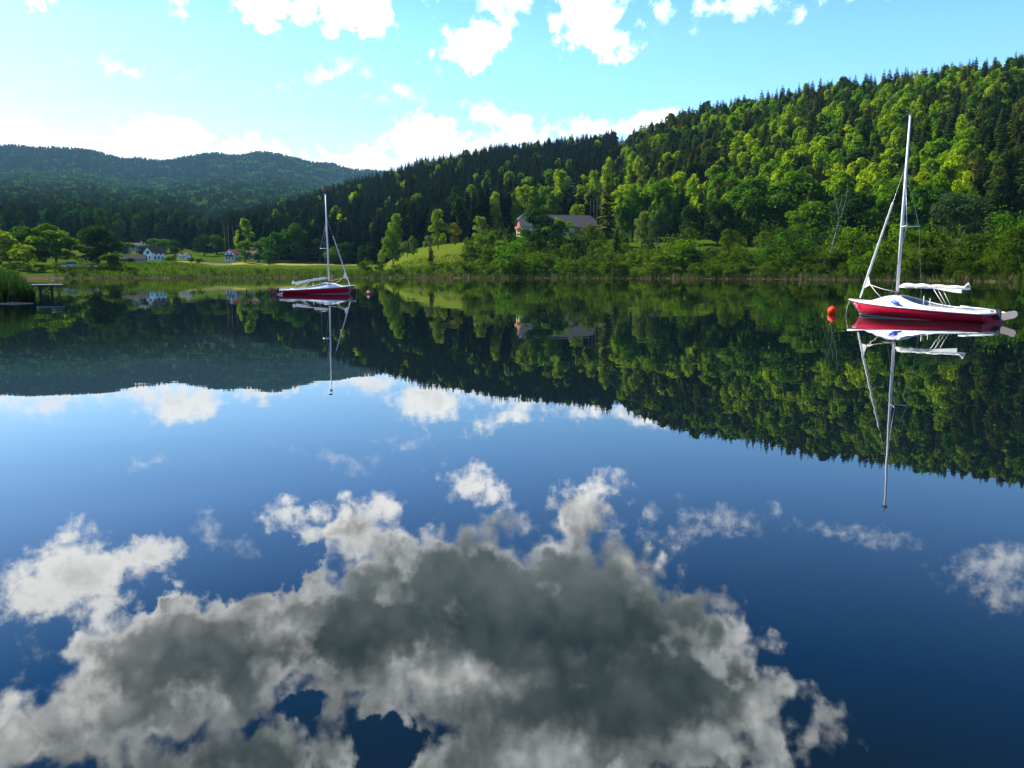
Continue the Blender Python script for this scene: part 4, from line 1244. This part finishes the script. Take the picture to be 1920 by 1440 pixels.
for sx in (0.28, 0.78): ld.tube([(sx, 0.85, -0.5), (sx, 0.85, 1.15), (sx, 0.6, 1.18)], 0.02, 6)
for z in (0.15, 0.42, 0.95, 1.1): ld.tube([(0.28, 0.85, z), (0.78, 0.85, z)], 0.016, 6)
ld.build('ladder', simple('grey_ladder', (0.16, 0.17, 0.17), 0.5), pl)

# ------------------------------------------------------------------ houses
def house(name, label, x, r, L, Wd, wh, rh, rot, wall, roof, hip=0.0, chimney=None, wins=(), gwins=(), oh=0.5, k=1.0):
    """long axis X (local), front faces -Y; left gable at -X"""
    X, Y, Z = pos(x, r)
    h = empty(name, (X, Y, Z), R(rot)); h.scale = (k, k, k); tag(h, label, 'house')
    mb = MB()
    hx, hy = L / 2, Wd / 2
    hipx = hip * rh
    prof = [(-hy, -1.2), (hy, -1.2), (hy, wh), (hy * hip, wh + rh * (1 - hip)), (-hy * hip, wh + rh * (1 - hip)), (-hy, wh)] if hip else [(-hy, -1.2), (hy, -1.2), (hy, wh), (0, wh + rh), (-hy, wh)]
    mb.prism(prof, lambda u, v: (-hx, u, v), lambda u, v: (hx, u, v))
    wl = fix_normals(mb.build('wall', wall, h))
    # roof slabs
    rb = MB()
    sl = rh / hy
    th = 0.22
    ey = hy + oh; ez = wh - oh * sl
    rx = hx + oh - (hip * hy * 0.9 if hip else 0)
    for s in (-1, 1):
        if hip:
            o4 = [(-hx - oh, s * ey, ez), (hx + oh, s * ey, ez), (hx + oh, s * hy * hip, wh + rh * (1 - hip)), (rx, 0, wh + rh), (-rx, 0, wh + rh), (-hx - oh, s * hy * hip, wh + rh * (1 - hip))]
        else:
            o4 = [(-hx - oh, s * ey, ez), (hx + oh, s * ey, ez), (hx + oh, 0, wh + rh), (-hx - oh, 0, wh + rh)]
        n4 = len(o4)
        lo = [(p_[0], p_[1], p_[2] + 0.03) for p_ in o4]; hi = [(p_[0], p_[1], p_[2] + 0.03 + th) for p_ in o4]
        rb.add(lo + hi, [tuple(range(n4)), tuple(range(2 * n4 - 1, n4 - 1, -1))] + [(i, i + n4, (i + 1) % n4 + n4, (i + 1) % n4) for i in range(n4)])
    if hip:
        for s in (-1, 1):
            o3 = [(s * (hx + oh), -hy * hip, wh + rh * (1 - hip)), (s * (hx + oh), hy * hip, wh + rh * (1 - hip)), (s * rx, 0, wh + rh)]
            lo = [(p_[0], p_[1], p_[2] + 0.03) for p_ in o3]; hi = [(p_[0], p_[1], p_[2] + 0.03 + th) for p_ in o3]
            rb.add(lo + hi, [(0, 1, 2), (5, 4, 3)] + [(i, i + 3, (i + 1) % 3 + 3, (i + 1) % 3) for i in range(3)])
    rf = fix_normals(rb.build('roof', roof, h))
    if chimney:
        cx, cm = chimney
        cb = MB(); cb.box((cx, -0.4, wh + rh + 0.2), (0.9, 0.7, 2.0)); cb.box((cx, -0.4, wh + rh + 1.27), (1.05, 0.85, 0.12))
        cb.build('chimney', cm, rf)
    for (wx, wz, ww, whh) in wins:
        fb_ = MB(); fb_.box((wx, -hy - 0.03, wz), (ww + 0.24, 0.08, whh + 0.24)); fo = fb_.build('window', M['greywood'] if wall is M['plaster'] else M['darkwood'], wl)
        pb_ = MB(); pb_.box((wx, -hy - 0.075, wz), (ww, 0.03, whh)); pb_.build('pane', M['glass'], wl)
    for (wy, wz, ww, whh) in gwins:
        fb_ = MB(); fb_.box((-hx - 0.03, wy, wz), (0.08, ww + 0.24, whh + 0.24)); fb_.build('window', M['darkwood'], wl)
        pb_ = MB(); pb_.box((-hx - 0.075, wy, wz), (0.03, ww, whh)); pb_.build('pane', M['glass'], wl)
    return h, wl, rf


fh, fwl, frf = house('farmhouse', 'long farmhouse with grey half-hipped roof and cream walls behind trees', 1042, 332, 31, 11, 4.3, 4.6, 11, M['cream'], M['greyroof'],
                     hip=0.42, chimney=(-9.0, M['plaster']), wins=[(-13.5 + 2.6 * i, 1.6, 1.0, 1.4) for i in range(11)], gwins=[(-2.4, 1.6, 1.1, 1.4), (2.2, 1.6, 1.1, 1.4)], oh=0.7)
mb = MB()
pr = [(-5.5, 3.6), (5.5, 3.6), (5.5, 4.28), (2.4, 6.9), (-2.4, 6.9), (-5.5, 4.28)]
mb.prism(pr, lambda u, v: (-15.62, u, v), lambda u, v: (-15.53, u, v))
fix_normals(mb.build('gable_boards', M['orangewood'], fh))
mb = MB(); mb.box((-15.9, 0, 3.5), (0.9, 9.0, 0.12)); mb.box((-16.3, 0, 4.0), (0.06, 9.0, 0.8)); mb.build('balcony', M['orangewood'], fh)
mb = MB(); mb.box((-11, -6.2, 0.9), (8, 0.06, 0.1)); mb.box((-11, -6.2, 0.2), (8, 0.06, 0.1))
for i in range(17): mb.box((-15 + i * 0.5, -6.2, 0.45), (0.1, 0.05, 0.9))
mb.build('porch_railing', M['greywood'], fh)
mb = MB(); mb.box((10, -5.56, 3.0), (7.5, 0.1, 2.2)); mb.build('timber_cladding', M['orangewood'], fh)

house('white_house', 'small white house with steep dark roof and balcony on the village shore', 291, 418, 8.6, 8.0, 4.6, 3.2, 62, M['plaster'], M['darkroof'], chimney=(1.5, M['brownroof']),
      wins=[(-2.4, 1.3, 1.0, 1.3), (0.2, 1.3, 1.0, 1.3), (2.6, 1.3, 1.0, 1.3), (-1.6, 3.6, 1.0, 1.0), (1.8, 3.6, 1.0, 1.0)], gwins=[(-1.6, 1.3, 1.1, 1.3), (1.4, 1.3, 1.1, 1.3), (0, 4.4, 2.2, 1.4)], oh=0.8, k=0.78)
house('low_barn', 'low barn with dark roof in front of the white dark-roofed house', 254, 372, 10.0, 5.5, 1.3, 2.0, 18, M['greyplaster'], M['darkroof'], wins=[(-2, 0.8, 1.2, 1.0)], gwins=[(0, 0.9, 1.6, 1.8)], k=0.85)
house('grey_house', 'grey house half hidden by trees, farthest left of the village', 258, 540, 12.5, 8, 3.2, 1.8, 12, M['greyplaster'], M['darkroof'], chimney=(4, M['plaster']),
      wins=[(-4, 1.8, 1.6, 1.3), (-1, 1.8, 1.6, 1.3), (3, 1.8, 1.6, 1.3)], gwins=[(0, 1.6, 2.0, 1.2)], k=0.85)
house('small_house', 'small house with dark blue-grey roof and red-capped chimney between the village groups', 348, 430, 6.6, 6.0, 2.4, 2.4, -14, M['plaster'], M['darkroof'], chimney=(-2.4, M['brownroof']),
      wins=[(-1.2, 1.1, 1.0, 1.1), (1.4, 1.1, 1.0, 1.1)], gwins=[(0, 1.1, 1.0, 1.1)], k=0.68)
h5, w5, r5 = house('red_roofed_house', 'white gabled house with red roof and long dark balcony', 438, 432, 9.5, 7.6, 4.6, 3.0, 82, M['plaster'], M['redroof'],
                   wins=[(-2.6, 1.4, 1.0, 1.4), (0, 1.4, 1.0, 1.4), (2.6, 1.4, 1.0, 1.4)], gwins=[(-2.2, 1.4, 1.1, 1.5), (0.2, 1.4, 1.1, 1.5), (2.3, 1.4, 1.1, 1.5), (-1.2, 4.4, 0.9, 1.5), (1.2, 4.4, 0.9, 1.5)], k=0.72)
mb = MB(); mb.box((-5.5, 0, 2.75), (1.3, 7.4, 0.14)); mb.box((-6.12, 0, 3.2), (0.07, 7.4, 0.85)); mb.build('balcony', M['darkwood'], h5)
h6, w6, r6 = house('brown_roofed_house', 'white house with long brownish roof and small red dormer', 478, 438, 12.5, 8.5, 3.6, 3.6, 8, M['plaster'], M['brownroof'],
                   wins=[(-4, 1.6, 1.3, 1.3), (-1, 1.6, 1.3, 1.3), (2, 1.6, 1.3, 1.3), (4.6, 1.6, 1.3, 1.3)], gwins=[(0, 1.6, 1.2, 1.3)], k=0.8)
mb = MB(); mb.box((3.4, -1.4, 7.0), (2.2, 2.4, 2.2)); mb.build('dormer', M['plaster'], r6)
mb = MB(); mb.box((3.4, -1.4, 8.7), (2.9, 3.1, 1.2), taper=0.1); mb.build('dormer_roof', M['redroof'], r6)

# slatted garden fence before the village
X, Y, Z = pos(405, 398)
fe = empty('garden_fence', (X, Y, Z), -R(px_az(405))); tag(fe, 'grey wooden picket fence left below the red roofed house', 'fence')
mb = MB(); mb.box((0, 0, 0.9), (14, 0.05, 0.1)); mb.box((0, 0, 0.35), (14, 0.05, 0.1)); mb.build('rails', M['greywood'], fe)
mb = MB()
for i in range(57): mb.box((-7 + i * 0.25, -0.05, 0.6), (0.1, 0.03, 1.2))
mb.build('pickets', M['greywood'], fe)
for i in range(6):
    mb = MB(); mb.box((-7 + i * 2.8, 0.09, 0.5), (0.12, 0.12, 1.5)); mb.build('post', M['greywood'], fe)

# parked cars
def car(x, r, rot, paint, label, van=False):
    X, Y, Z = pos(x, r)
    c = empty('parked_car', (X, Y, Z + 0.02), R(rot)); tag(c, label, 'car', 'cars parked under the left shore trees')
    mb = MB()
    zr = 1.9 if van else 1.42
    low = [(-2.15, 0.32), (2.1, 0.32), (2.18, 0.62), (2.05, 0.82), (1.25, 0.92), (-2.1, 0.95), (-2.2, 0.7)]
    mb.prism(low, lambda u, v: (u, -0.86, v), lambda u, v: (u, 0.86, v))
    fix_normals(mb.build('body', paint, c))
    mb = MB()
    cab = [(-2.05, 0.93), (1.15, 0.93), (0.45, zr - 0.05), (-1.7, zr - 0.05)]
    mb.prism(cab, lambda u, v: (u, -0.80 + 0.18 * (v - 0.93), v), lambda u, v: (u, 0.80 - 0.18 * (v - 0.93), v))
    fix_normals(mb.build('windows', M['glass'], c))
    mb = MB(); mb.box((-0.65, 0, zr), (2.2, 1.44, 0.07)); mb.build('roof', paint, c)
    for sx in (-1.35, 1.3):
        for sy in (-0.8, 0.8):
            mb = MB(); mb.tube([(sx, sy - 0.1, 0.32), (sx, sy + 0.1, 0.32)], 0.32, 14); mb.build('wheel', M['tyre'], c)


car(116, 288, -8, M['silver'], 'silver car parked under the tallest left shore tree')
car(138, 290, 6, M['carwhite'], 'white van parked between the two big left shore trees', True)
car(168, 286, 12, M['silver'], 'pale silver car parked in front of the dark rounded tree')

# ------------------------------------------------------------------ sailing boats
LB = 5.35


def hull_at(t_):
    """t 0 stern .. 1 bow: half beam, sheer height, keel depth, x"""
    b = 0.66 + 0.20 * math.sin(min(1, t_ / 0.5) * math.pi / 2) if t_ < 0.5 else 0.86 * (1 - ((t_ - 0.5) / 0.5) ** 2.3)
    sh = 0.258 + 0.02 * t_ + 0.25 * t_ ** 2.0 + 0.035 * math.sin(math.pi * t_)
    return max(b, 0.012), sh


def make_boat(label, p_stern, p_bow, rud_mat, boom_drop, flip=1, fender=True, vane=None, heel=0.0):
    d = Vector((p_bow[0] - p_stern[0], p_bow[1] - p_stern[1], 0))
    rz = math.atan2(d.y, d.x)
    bt = empty('sailboat', (p_stern[0], p_stern[1], 0), rz)
    bt.rotation_euler = (R(heel), 0, rz)
    bt.scale = (d.length / LB,) * 3
    tag(bt, label, 'sailboat')
    NT_, NS = 44, 10
    # hull sections from sheer to keel
    ts = [i / NT_ for i in range(NT_ + 1)]
    top_line = []

    def section(t_):
        b, sh = hull_at(t_)
        keel = -0.16 + 0.17 * max(0, (t_ - 0.62) / 0.38) ** 2.0 - 0.02 + 0.10 * max(0, (0.25 - t_) / 0.25)
        paint = 0.015 + 0.055 * max(0, t_ - 0.4) / 0.6 - 0.06 * max(0, (0.4 - t_) / 0.4)
        out = []
        for k2 in range(NS + 1):
            s_ = k2 / NS                                     # 0 sheer .. 1 keel
            z = sh + (keel - sh) * s_
            y = b * (1 - s_ ** 2.6) ** 0.62 * (1 - 0.10 * s_)
            x_ = LB * t_ - 0.46 * t_ ** 9 * min(1.0, (s_ * 1.25)) ** 0.9 + 0.10 * (1 - t_) ** 6 * (s_)
            out.append((x_, y, z))
        return out, paint
    up, lo = MB(), MB()
    rows_u, rows_l, rows_s = [], [], []
    for t_ in ts:
        sec, paint = section(t_)
        zs = [q[2] for q in sec]

        def at(z):
            for i in range(NS):
                if zs[i] >= z >= zs[i + 1]:
                    f_ = (zs[i] - z) / max(1e-6, zs[i] - zs[i + 1])
                    return tuple(sec[i][j] * (1 - f_) + sec[i + 1][j] * f_ for j in range(3))
            return sec[-1]
        zt = sec[0][2]; pz = max(paint, zs[-1] + 0.01)
        rows_u.append([at(zt + (pz - zt) * k2 / 6) for k2 in range(7)])
        p2 = max(pz - 0.03, zs[-1] + 0.005)
        rows_s.append([at(pz + (p2 - pz) * k2 / 2) for k2 in range(3)])
        rows_l.append([at(p2 + (zs[-1] - p2) * k2 / 5) for k2 in range(6)])
        top_line.append(sec[0])

    def skin(mb, rows):
        n2 = len(rows[0])
        for s_ in (1, -1):
            vs = [(q[0], q[1] * s_, q[2]) for rw in rows for q in rw]
            fs = []
            for i in range(len(rows) - 1):
                for j in range(n2 - 1):
                    fc = (i * n2 + j, (i + 1) * n2 + j, (i + 1) * n2 + j + 1, i * n2 + j + 1)
                    fs.append(fc if s_ > 0 else fc[::-1])
            mb.add(vs, fs, 0, True)
        # transom
        st = rows[0]
        vs = [(q[0], q[1], q[2]) for q in st] + [(q[0], -q[1], q[2]) for q in st]
        mb.add(vs, [(j, j + 1, n2 + j + 1, n2 + j) for j in range(n2 - 1)])
    skin(up, rows_u); skin(lo, rows_l)
    up.build('hull', M['red'], bt)
    lo.build('hull_bottom', M['bottom'], bt)
    bs = MB(); skin(bs, rows_s); bs.build('boot_stripe', M['white'], bt)
    # gunwale strip
    gw = MB()
    for s_ in (1, -1): gw.tube([(q[0], q[1] * s_, q[2] + 0.012) for q in top_line], 0.026, 6)
    gw.tube([(top_line[0][0], top_line[0][1], top_line[0][2] + 0.012), (top_line[0][0], -top_line[0][1], top_line[0][2] + 0.012)], 0.026, 6)
    gw.build('gunwale', M['white'], bt)
    # deck with raised cuddy and cockpit opening
    XM = 3.42

    def dome(x_):
        pts_ = [(-1, 0), (0.3, 0.015), (0.9, 0.045), (1.7, 0.075), (2.3, 0.13), (2.75, 0.235), (3.1, 0.285), (3.3, 0.315), (3.55, 0.31), (3.85, 0.24), (4.1, 0.12), (4.35, 0.03), (4.55, 0.0), (5.4, 0.0)]
        return float(np.interp(x_, [q[0] for q in pts_], [q[1] for q in pts_]))

    def domes(x_):
        return sum(dome(x_ + dx) for dx in (-0.2, -0.1, 0, 0.1, 0.2)) / 5

    def deckz(x_, y_):
        t_ = min(1, max(0, x_ / LB)); b, sh = hull_at(t_)
        v_ = min(1, abs(y_) / max(b, 0.02))
        cam_ = 0.022 * (1 - v_ * v_) * min(1, b / 0.5)
        k3 = max(0.0, 1 - (v_ / 0.90) ** 2)
        return sh + cam_ + domes(x_) * k3 ** 0.75
    NA = 88
    cx_, rxx, ryy = 2.0, 1.22, 0.50
    inner, outer = [], []
    for i in range(NA):
        th = 2 * math.pi * i / NA
        c_, s_ = math.cos(th), math.sin(th)
        ix = cx_ + rxx * math.copysign(abs(c_) ** 0.85, c_); iy = ryy * math.copysign(abs(s_) ** 0.8, s_) * (1.0 - 0.15 * max(0, c_))
        inner.append((ix, iy))
        # march outward to the sheer line
        ox, oy = ix, iy
        dx, dy = c_ * (1.8 if c_ > 0 else 1.2), s_
        k3 = 0.0
        while k3 < 6:
            k3 += 0.01
            qx, qy = ix + dx * k3, iy + dy * k3
            tt = qx / LB
            if tt < 0: qx = 0.0; ox, oy = qx, qy; break
            if tt > 0.9985 or abs(qy) >= hull_at(min(1, tt))[0]:
                qx = min(qx, LB * 0.9985); ox, oy = qx, math.copysign(min(abs(qy), hull_at(min(1, qx / LB))[0]), qy); break
            ox, oy = qx, qy
        outer.append((ox, oy))
    NR = 12
    dk = MB()
    vs = []
    for j in range(NR + 1):
        f_ = j / NR
        for i in range(NA):
            x_ = outer[i][0] + (inner[i][0] - outer[i][0]) * f_; y_ = outer[i][1] + (inner[i][1] - outer[i][1]) * f_
            vs.append((x_, y_, deckz(x_, y_) + 0.004))
    fs = [(j * NA + i, j * NA + (i + 1) % NA, (j + 1) * NA + (i + 1) % NA, (j + 1) * NA + i) for j in range(NR) for i in range(NA)]
    dk.add(vs, fs, 0, True)
    deck = dk.build('deck', M['white'], bt)
    rim = [(q[0], q[1], deckz(*q) + 0.012) for q in inner]
    cm_ = MB(); cm_.tube(rim + [rim[0]], 0.026, 6, caps=False); cm_.build('coaming', M['white'], bt)
    ck = MB()
    vs = [(q[0], q[1], q[2] - 0.004) for q in rim] + [(cx_ + (q[0] - cx_) * 0.94, q[1] * 0.88, 0.08) for q in rim] + [(cx_, 0, 0.08)]
    fs = [(i, (i + 1) % NA, NA + (i + 1) % NA, NA + i) for i in range(NA)] + [(NA + i, NA + (i + 1) % NA, 2 * NA) for i in range(NA)]
    ck.add(vs, fs, 0, True); cko = ck.build('cockpit', M['cockpit'], bt)
    mb = MB(); mb.box((1.7, 0, 0.26), (0.22, 0.8, 0.04)); mb.build('thwart', M['white'], cko)
    # mast and rig
    zm = deckz(XM, 0)
    ZT = 6.52
    mb = MB(); mb.tube([(XM, 0, zm - 0.02), (XM - 0.01, 0, 3.0), (XM - 0.05, 0, ZT)], [0.052, 0.050, 0.034], 10); mast = mb.build('mast', M['alu'], bt)
    mb = MB(); mb.box((XM, 0, zm + 0.05), (0.14, 0.14, 0.10)); mb.build('mast_step', M['blackmetal'], mast)
    mb = MB(); mb.box((XM - 0.06, 0, ZT + 0.03), (0.16, 0.05, 0.06)); mb.tube([(XM - 0.06, 0, ZT + 0.05), (XM - 0.06, 0, ZT + 0.28)], 0.008, 5); mb.build('masthead', M['blackmetal'], mast)
    if vane:
        mb = MB(); mb.box((XM - 0.12, 0, ZT + 0.30), (0.26, 0.03, 0.12)); mb.build('wind_vane', vane, mast)
    zs_ = 2.98
    for s_ in (1, -1):
        mb = MB(); mb.tube([(XM, 0, zs_), (XM - 0.42, s_ * 0.30, zs_ + 0.01)], 0.017, 6); mb.build('spreader', M['alu'], mast)
    zh = 4.95
    for s_ in (1, -1):
        bb, ss = hull_at(3.1 / LB)
        mb = MB(); mb.tube([(XM, 0, zh), (XM - 0.42, s_ * 0.30, zs_), (3.1, s_ * bb * 0.97, ss + 0.03)], 0.006, 5); mb.build('shroud', M['wire'], bt)
    XJ = 4.93
    zj = deckz(XJ, 0)
    mb = MB(); mb.tube([(XJ, 0, zj), (XM, 0, zh)], 0.006, 5); mb.build('forestay', M['wire'], bt)

    def stay(f_, dz=0): return (XJ + (XM - XJ) * f_, 0, zj + (zh - zj) * f_ + dz)
    jb = MB()
    jp = [stay(f_) for f_ in np.linspace(0.02, 0.745, 24)]
    jr = [0.022 + 0.020 * math.sin(min(1, i / 6) * 1.57) - 0.012 * i / 23 + 0.004 * math.sin(i * 2.1) for i in range(24)]
    jb.tube(jp, jr, 8)
    jib = jb.build('furled_jib', M['sail'], bt)
    c0, c1, c2 = Vector(stay(0.095)), Vector(stay(0.21)), Vector(stay(0.125)) + Vector((-0.26, 0.02, -0.0))
    mb = MB()
    e_ = Vector((0, 0.014, 0))
    mb.add([c0 + e_, c1 + e_, c2 + e_, c0 - e_, c1 - e_, c2 - e_], [(0, 1, 2), (5, 4, 3), (0, 3, 4, 1), (1, 4, 5, 2), (2, 5, 3, 0)]); mb.build('clew', M['sail'], jib)
    for (ex, ey) in ((XM + 0.06, 0.02), (XM + 0.45, 0.22)):
        ez = deckz(ex, ey) + (0.12 if ex < XM + 0.1 else 0.01)
        mb = MB(); mb.tube([c2, ((c2.x + ex) / 2, (c2.y + ey) / 2, (c2.z + ez) / 2 - 0.03), (ex, ey, ez)], 0.011, 5); mb.build('jib_sheet', M['rope'], bt)
    # boom with furled mainsail
    zb = 1.02
    LBm = 2.45

    def bm(f_, dz=0, dy=0): return (XM - 0.08 - LBm * f_, dy, zb - boom_drop * f_ + dz)
    mb = MB(); mb.tube([bm(0), bm(1)], 0.034, 8); boom = mb.build('boom', M['alu'], bt)
    sl_ = MB()
    N2 = 44
    pp, rr2 = [], []
    for i in range(N2 + 1):
        f_ = i / N2
        env = 0.078 * (1 - 0.45 * f_) * min(1, 6 * f_ + 0.4)
        rr2.append(env * (0.74 + 0.42 * abs(math.sin(f_ * 13.5)) ** 0.7 + 0.05 * math.sin(f_ * 41)))
        pp.append(bm(0.02 + 0.93 * f_, 0.045 - 0.015 * f_ + 0.008 * math.sin(f_ * 23)))
    sl_.tube(pp, rr2, 10, squash=0.8)
    sail = sl_.build('furled_mainsail', M['sail'], boom)
    mb = MB()
    f0 = [bm(0.50, -0.02, 0.05), bm(0.90, -0.02, 0.05), bm(0.905, -0.14, 0.05), bm(0.78, -0.12, 0.05)]
    mb.add([f0[0], f0[1], f0[2], f0[3]] + [(q[0], 0.02, q[2]) for q in f0], [(0, 1, 2, 3), (7, 6, 5, 4), (0, 4, 5, 1), (1, 5, 6, 2), (2, 6, 7, 3), (3, 7, 4, 0)]); mb.build('sail_fold', M['sail'], sail)
    mb = MB(); mb.tube([bm(0.93, 0.03), bm(0.975, 0.16), bm(1.0, 0.05)], [0.035, 0.03, 0.02], 6); mb.build('sail_knot', M['sail'], sail)
    for i in range(6):
        f_ = 0.1 + 0.15 * i
        mb = MB(); q = bm(f_, 0.03); rr3 = 0.083 * (1 - 0.4 * f_)
        mb.tube([(q[0], rr3 * math.cos(k2 * 0.6283), q[2] + rr3 * 1.15 * math.sin(k2 * 0.6283)) for k2 in range(11)], 0.008, 5); mb.build('sail_tie', M['rope'], boom)
    for (f_, xe, ye) in ((0.50, 1.55, 0.06), (0.56, 1.50, 0.0), (0.63, 1.42, -0.05)):
        mb = MB(); mb.tube([bm(f_, -0.03), (xe, ye, 0.3)], 0.011, 5); mb.build('mainsheet', M['rope'], bt)
    for (xx, yy, zz) in ((2.35, 0.1, 0.74), (2.28, -0.12, 0.66)):
        mb = MB(); mb.tube([(xx, yy, 0.15), (xx, yy, zz)], [0.015, 0.012], 6); mb.build('stanchion', M['white'], bt)
    # rudder and tiller
    b0, s0 = hull_at(0)
    mb = MB(); mb.box((-0.06, 0, s0 - 0.02), (0.14, 0.07, 0.30)); rh_ = mb.build('rudder_head', M['blackmetal'], bt)
    ang = R(14)
    out = [(0, -0.115), (0.44, -0.11), (0.52, -0.07), (0.545, 0), (0.52, 0.07), (0.44, 0.11), (0, 0.115)]
    mb = MB()

    def rp(u, v, y): return (-0.10 - (u * math.cos(ang) - v * math.sin(ang) * 0.0) - v * math.sin(ang) * -1 * 0.9, y, s0 - 0.09 + u * math.sin(ang) + v * math.cos(ang))
    mb.prism(out, lambda u, v: rp(u, v, -0.018), lambda u, v: rp(u, v, 0.018))
    fix_normals(mb.build('rudder_blade', rud_mat, bt))
    mb = MB(); mb.tube([(-0.10, 0, s0 + 0.10), (0.5, 0.03, s0 + 0.15), (1.10, 0.06, s0 + 0.185)], [0.026, 0.022, 0.018], 6); tl = mb.build('tiller', M['white'], bt)
    mb = MB(); mb.tube([(0.80, 0.06, s0 + 0.19), (1.14, 0.02, s0 + 0.20)], 0.016, 6); mb.build('tiller_extension', M['white'], tl)
    # fittings
    for xx in (2.65, 1.55, 0.55):
        for s_ in (1, -1):
            bb, ss = hull_at(xx / LB)
            mb = MB(); mb.box((xx, s_ * bb * 0.88, deckz(xx, bb * 0.88) + 0.022), (0.12, 0.03, 0.035)); mb.build('cleat', M['blackmetal'], deck)
    # bow mooring line hanging to the water
    mb = MB(); mb.tube([(LB - 0.02, 0.0, 0.52), (LB + 0.06, 0.02, 0.25), (LB + 0.09, 0.03, -0.1)], 0.009, 5); mb.build('mooring_line', M['rope'], bt)
    # faint pinkish script lettering near the bow, one set per side
    for s_ in (1, -1):
        lt = MB()

        def hp(x_, dz):
            t_ = x_ / LB
            sec, _ = section(t_)
            zz = sec[0][2] - dz
            for i in range(NS):
                if sec[i][2] >= zz >= sec[i + 1][2]:
                    f_ = (sec[i][2] - zz) / max(1e-6, sec[i][2] - sec[i + 1][2])
                    return (sec[i][0] * (1 - f_) + sec[i + 1][0] * f_, s_ * (sec[i][1] * (1 - f_) + sec[i + 1][1] * f_ + 0.004), zz)
        stroke = []
        for k2 in range(40):
            q = k2 / 39
            stroke.append(hp(5.02 - 0.36 * q, 0.105 + 0.032 * math.sin(q * 34) + 0.012 * math.sin(q * 9)))
        lt.tube([q for q in stroke if q], 0.009, 4)
        lt.tube([hp(4.98 - 0.26 * q / 7, 0.185) for q in range(8)], 0.007, 4)
        lt.build('lettering', M['letter'], bt)
    if fender:
        c_ = (2.86, 0.735)
        z_f = deckz(*c_) + 0.09
        mb = MB(); mb.tube([(3.02, 0.72, z_f + 0.05), (3.0, 0.72, z_f + 0.045), (2.95, 0.725, z_f + 0.03), (2.78, 0.74, z_f - 0.03), (2.73, 0.745, z_f - 0.04), (2.71, 0.745, z_f - 0.045)], [0.02, 0.05, 0.062, 0.062, 0.05, 0.02], 10)
        fd = tag(mb.build('fender', M['blue']), 'blue fender lying on the side deck of the right sailboat', 'fender')
        fd.matrix_world = Matrix.Translation((p_stern[0], p_stern[1], 0)) @ Matrix.Rotation(rz, 4, 'Z') @ Matrix.Rotation(R(heel), 4, 'X')
    return bt


make_boat('near red sailboat with white deck and mast, bow to the left, blue fender on deck', (14.24, 23.49), (11.88, 28.22), M['greyrudder'], 0.03)
make_boat('far red sailboat moored at left, bow pointing right, boom drooping and red rudder', (-15.92, 54.82), (-11.30, 58.10), M['redrudder'], 0.33, fender=False, vane=M['redbuoy'])


def buoy(x, y_base, rad, mt, label):
    dd = CAM_H * 1509 / (y_base - 512)
    a = px_az(x)
    bo = empty('buoy', (dd * (x - 960) / (1480.6 + (720 - y_base) * 0.1378), dd, rad * 0.70)); tag(bo, label, 'buoy')
    mb = MB()
    prof = [(0.001, -rad), (rad * .45, -rad * .93), (rad * .8, -rad * .66), (rad * .97, -rad * .3), (rad * 1.0, 0.0), (rad * .97, rad * .3), (rad * .8, rad * .66), (rad * .5, rad * .9), (rad * .2, rad * 0.99), (rad * .17, rad * 1.06), (0.001, rad * 1.07)]
    mb.lathe(prof, 24); mb.build('float', mt, bo)
    mb = MB(); mb.tube([(rad * .13 * math.cos(q * .7854), 0, rad * 1.12 + rad * .13 * math.sin(q * .7854)) for q in range(9)], rad * .05, 6); mb.build('eyelet', mt, bo)
    mb = MB(); mb.lathe([(rad * 1.0, -rad * .05), (rad * 1.025, -rad * .03), (rad * 1.025, rad * .03), (rad * 1.0, rad * .05)], 24); mb.build('seam', mt, bo)
    return bo


buoy(1560, 588.5, 0.155, M['orange'], 'large bright orange mooring buoy left of the near sailboat')
bo = buoy(692, 551.5, 0.14, M['redbuoy'], 'small red mooring buoy right of the far sailboat')
mb = MB(); mb.box((0.0, -0.135, 0.02), (0.11, 0.03, 0.09)); mb.build('white_patch', M['white'], bo)

# ------------------------------------------------------------------ haze
m_, t = mat('haze_air')
pv = t.n('ShaderNodeVolumePrincipled')
pv.inputs['Color'].default_value = (0.34, 0.72, 1.0, 1)
pv.inputs['Density'].default_value = 0.000036
pv.inputs['Anisotropy'].default_value = 0.1
t.n('ShaderNodeOutputMaterial', Volume=pv)
hb = MB(); hb.box((0, 0, 345), (15000, 15000, 700))
hz = hb.build('haze', m_); tag(hz, 'thin blue air over the lake and hills', kind='stuff')
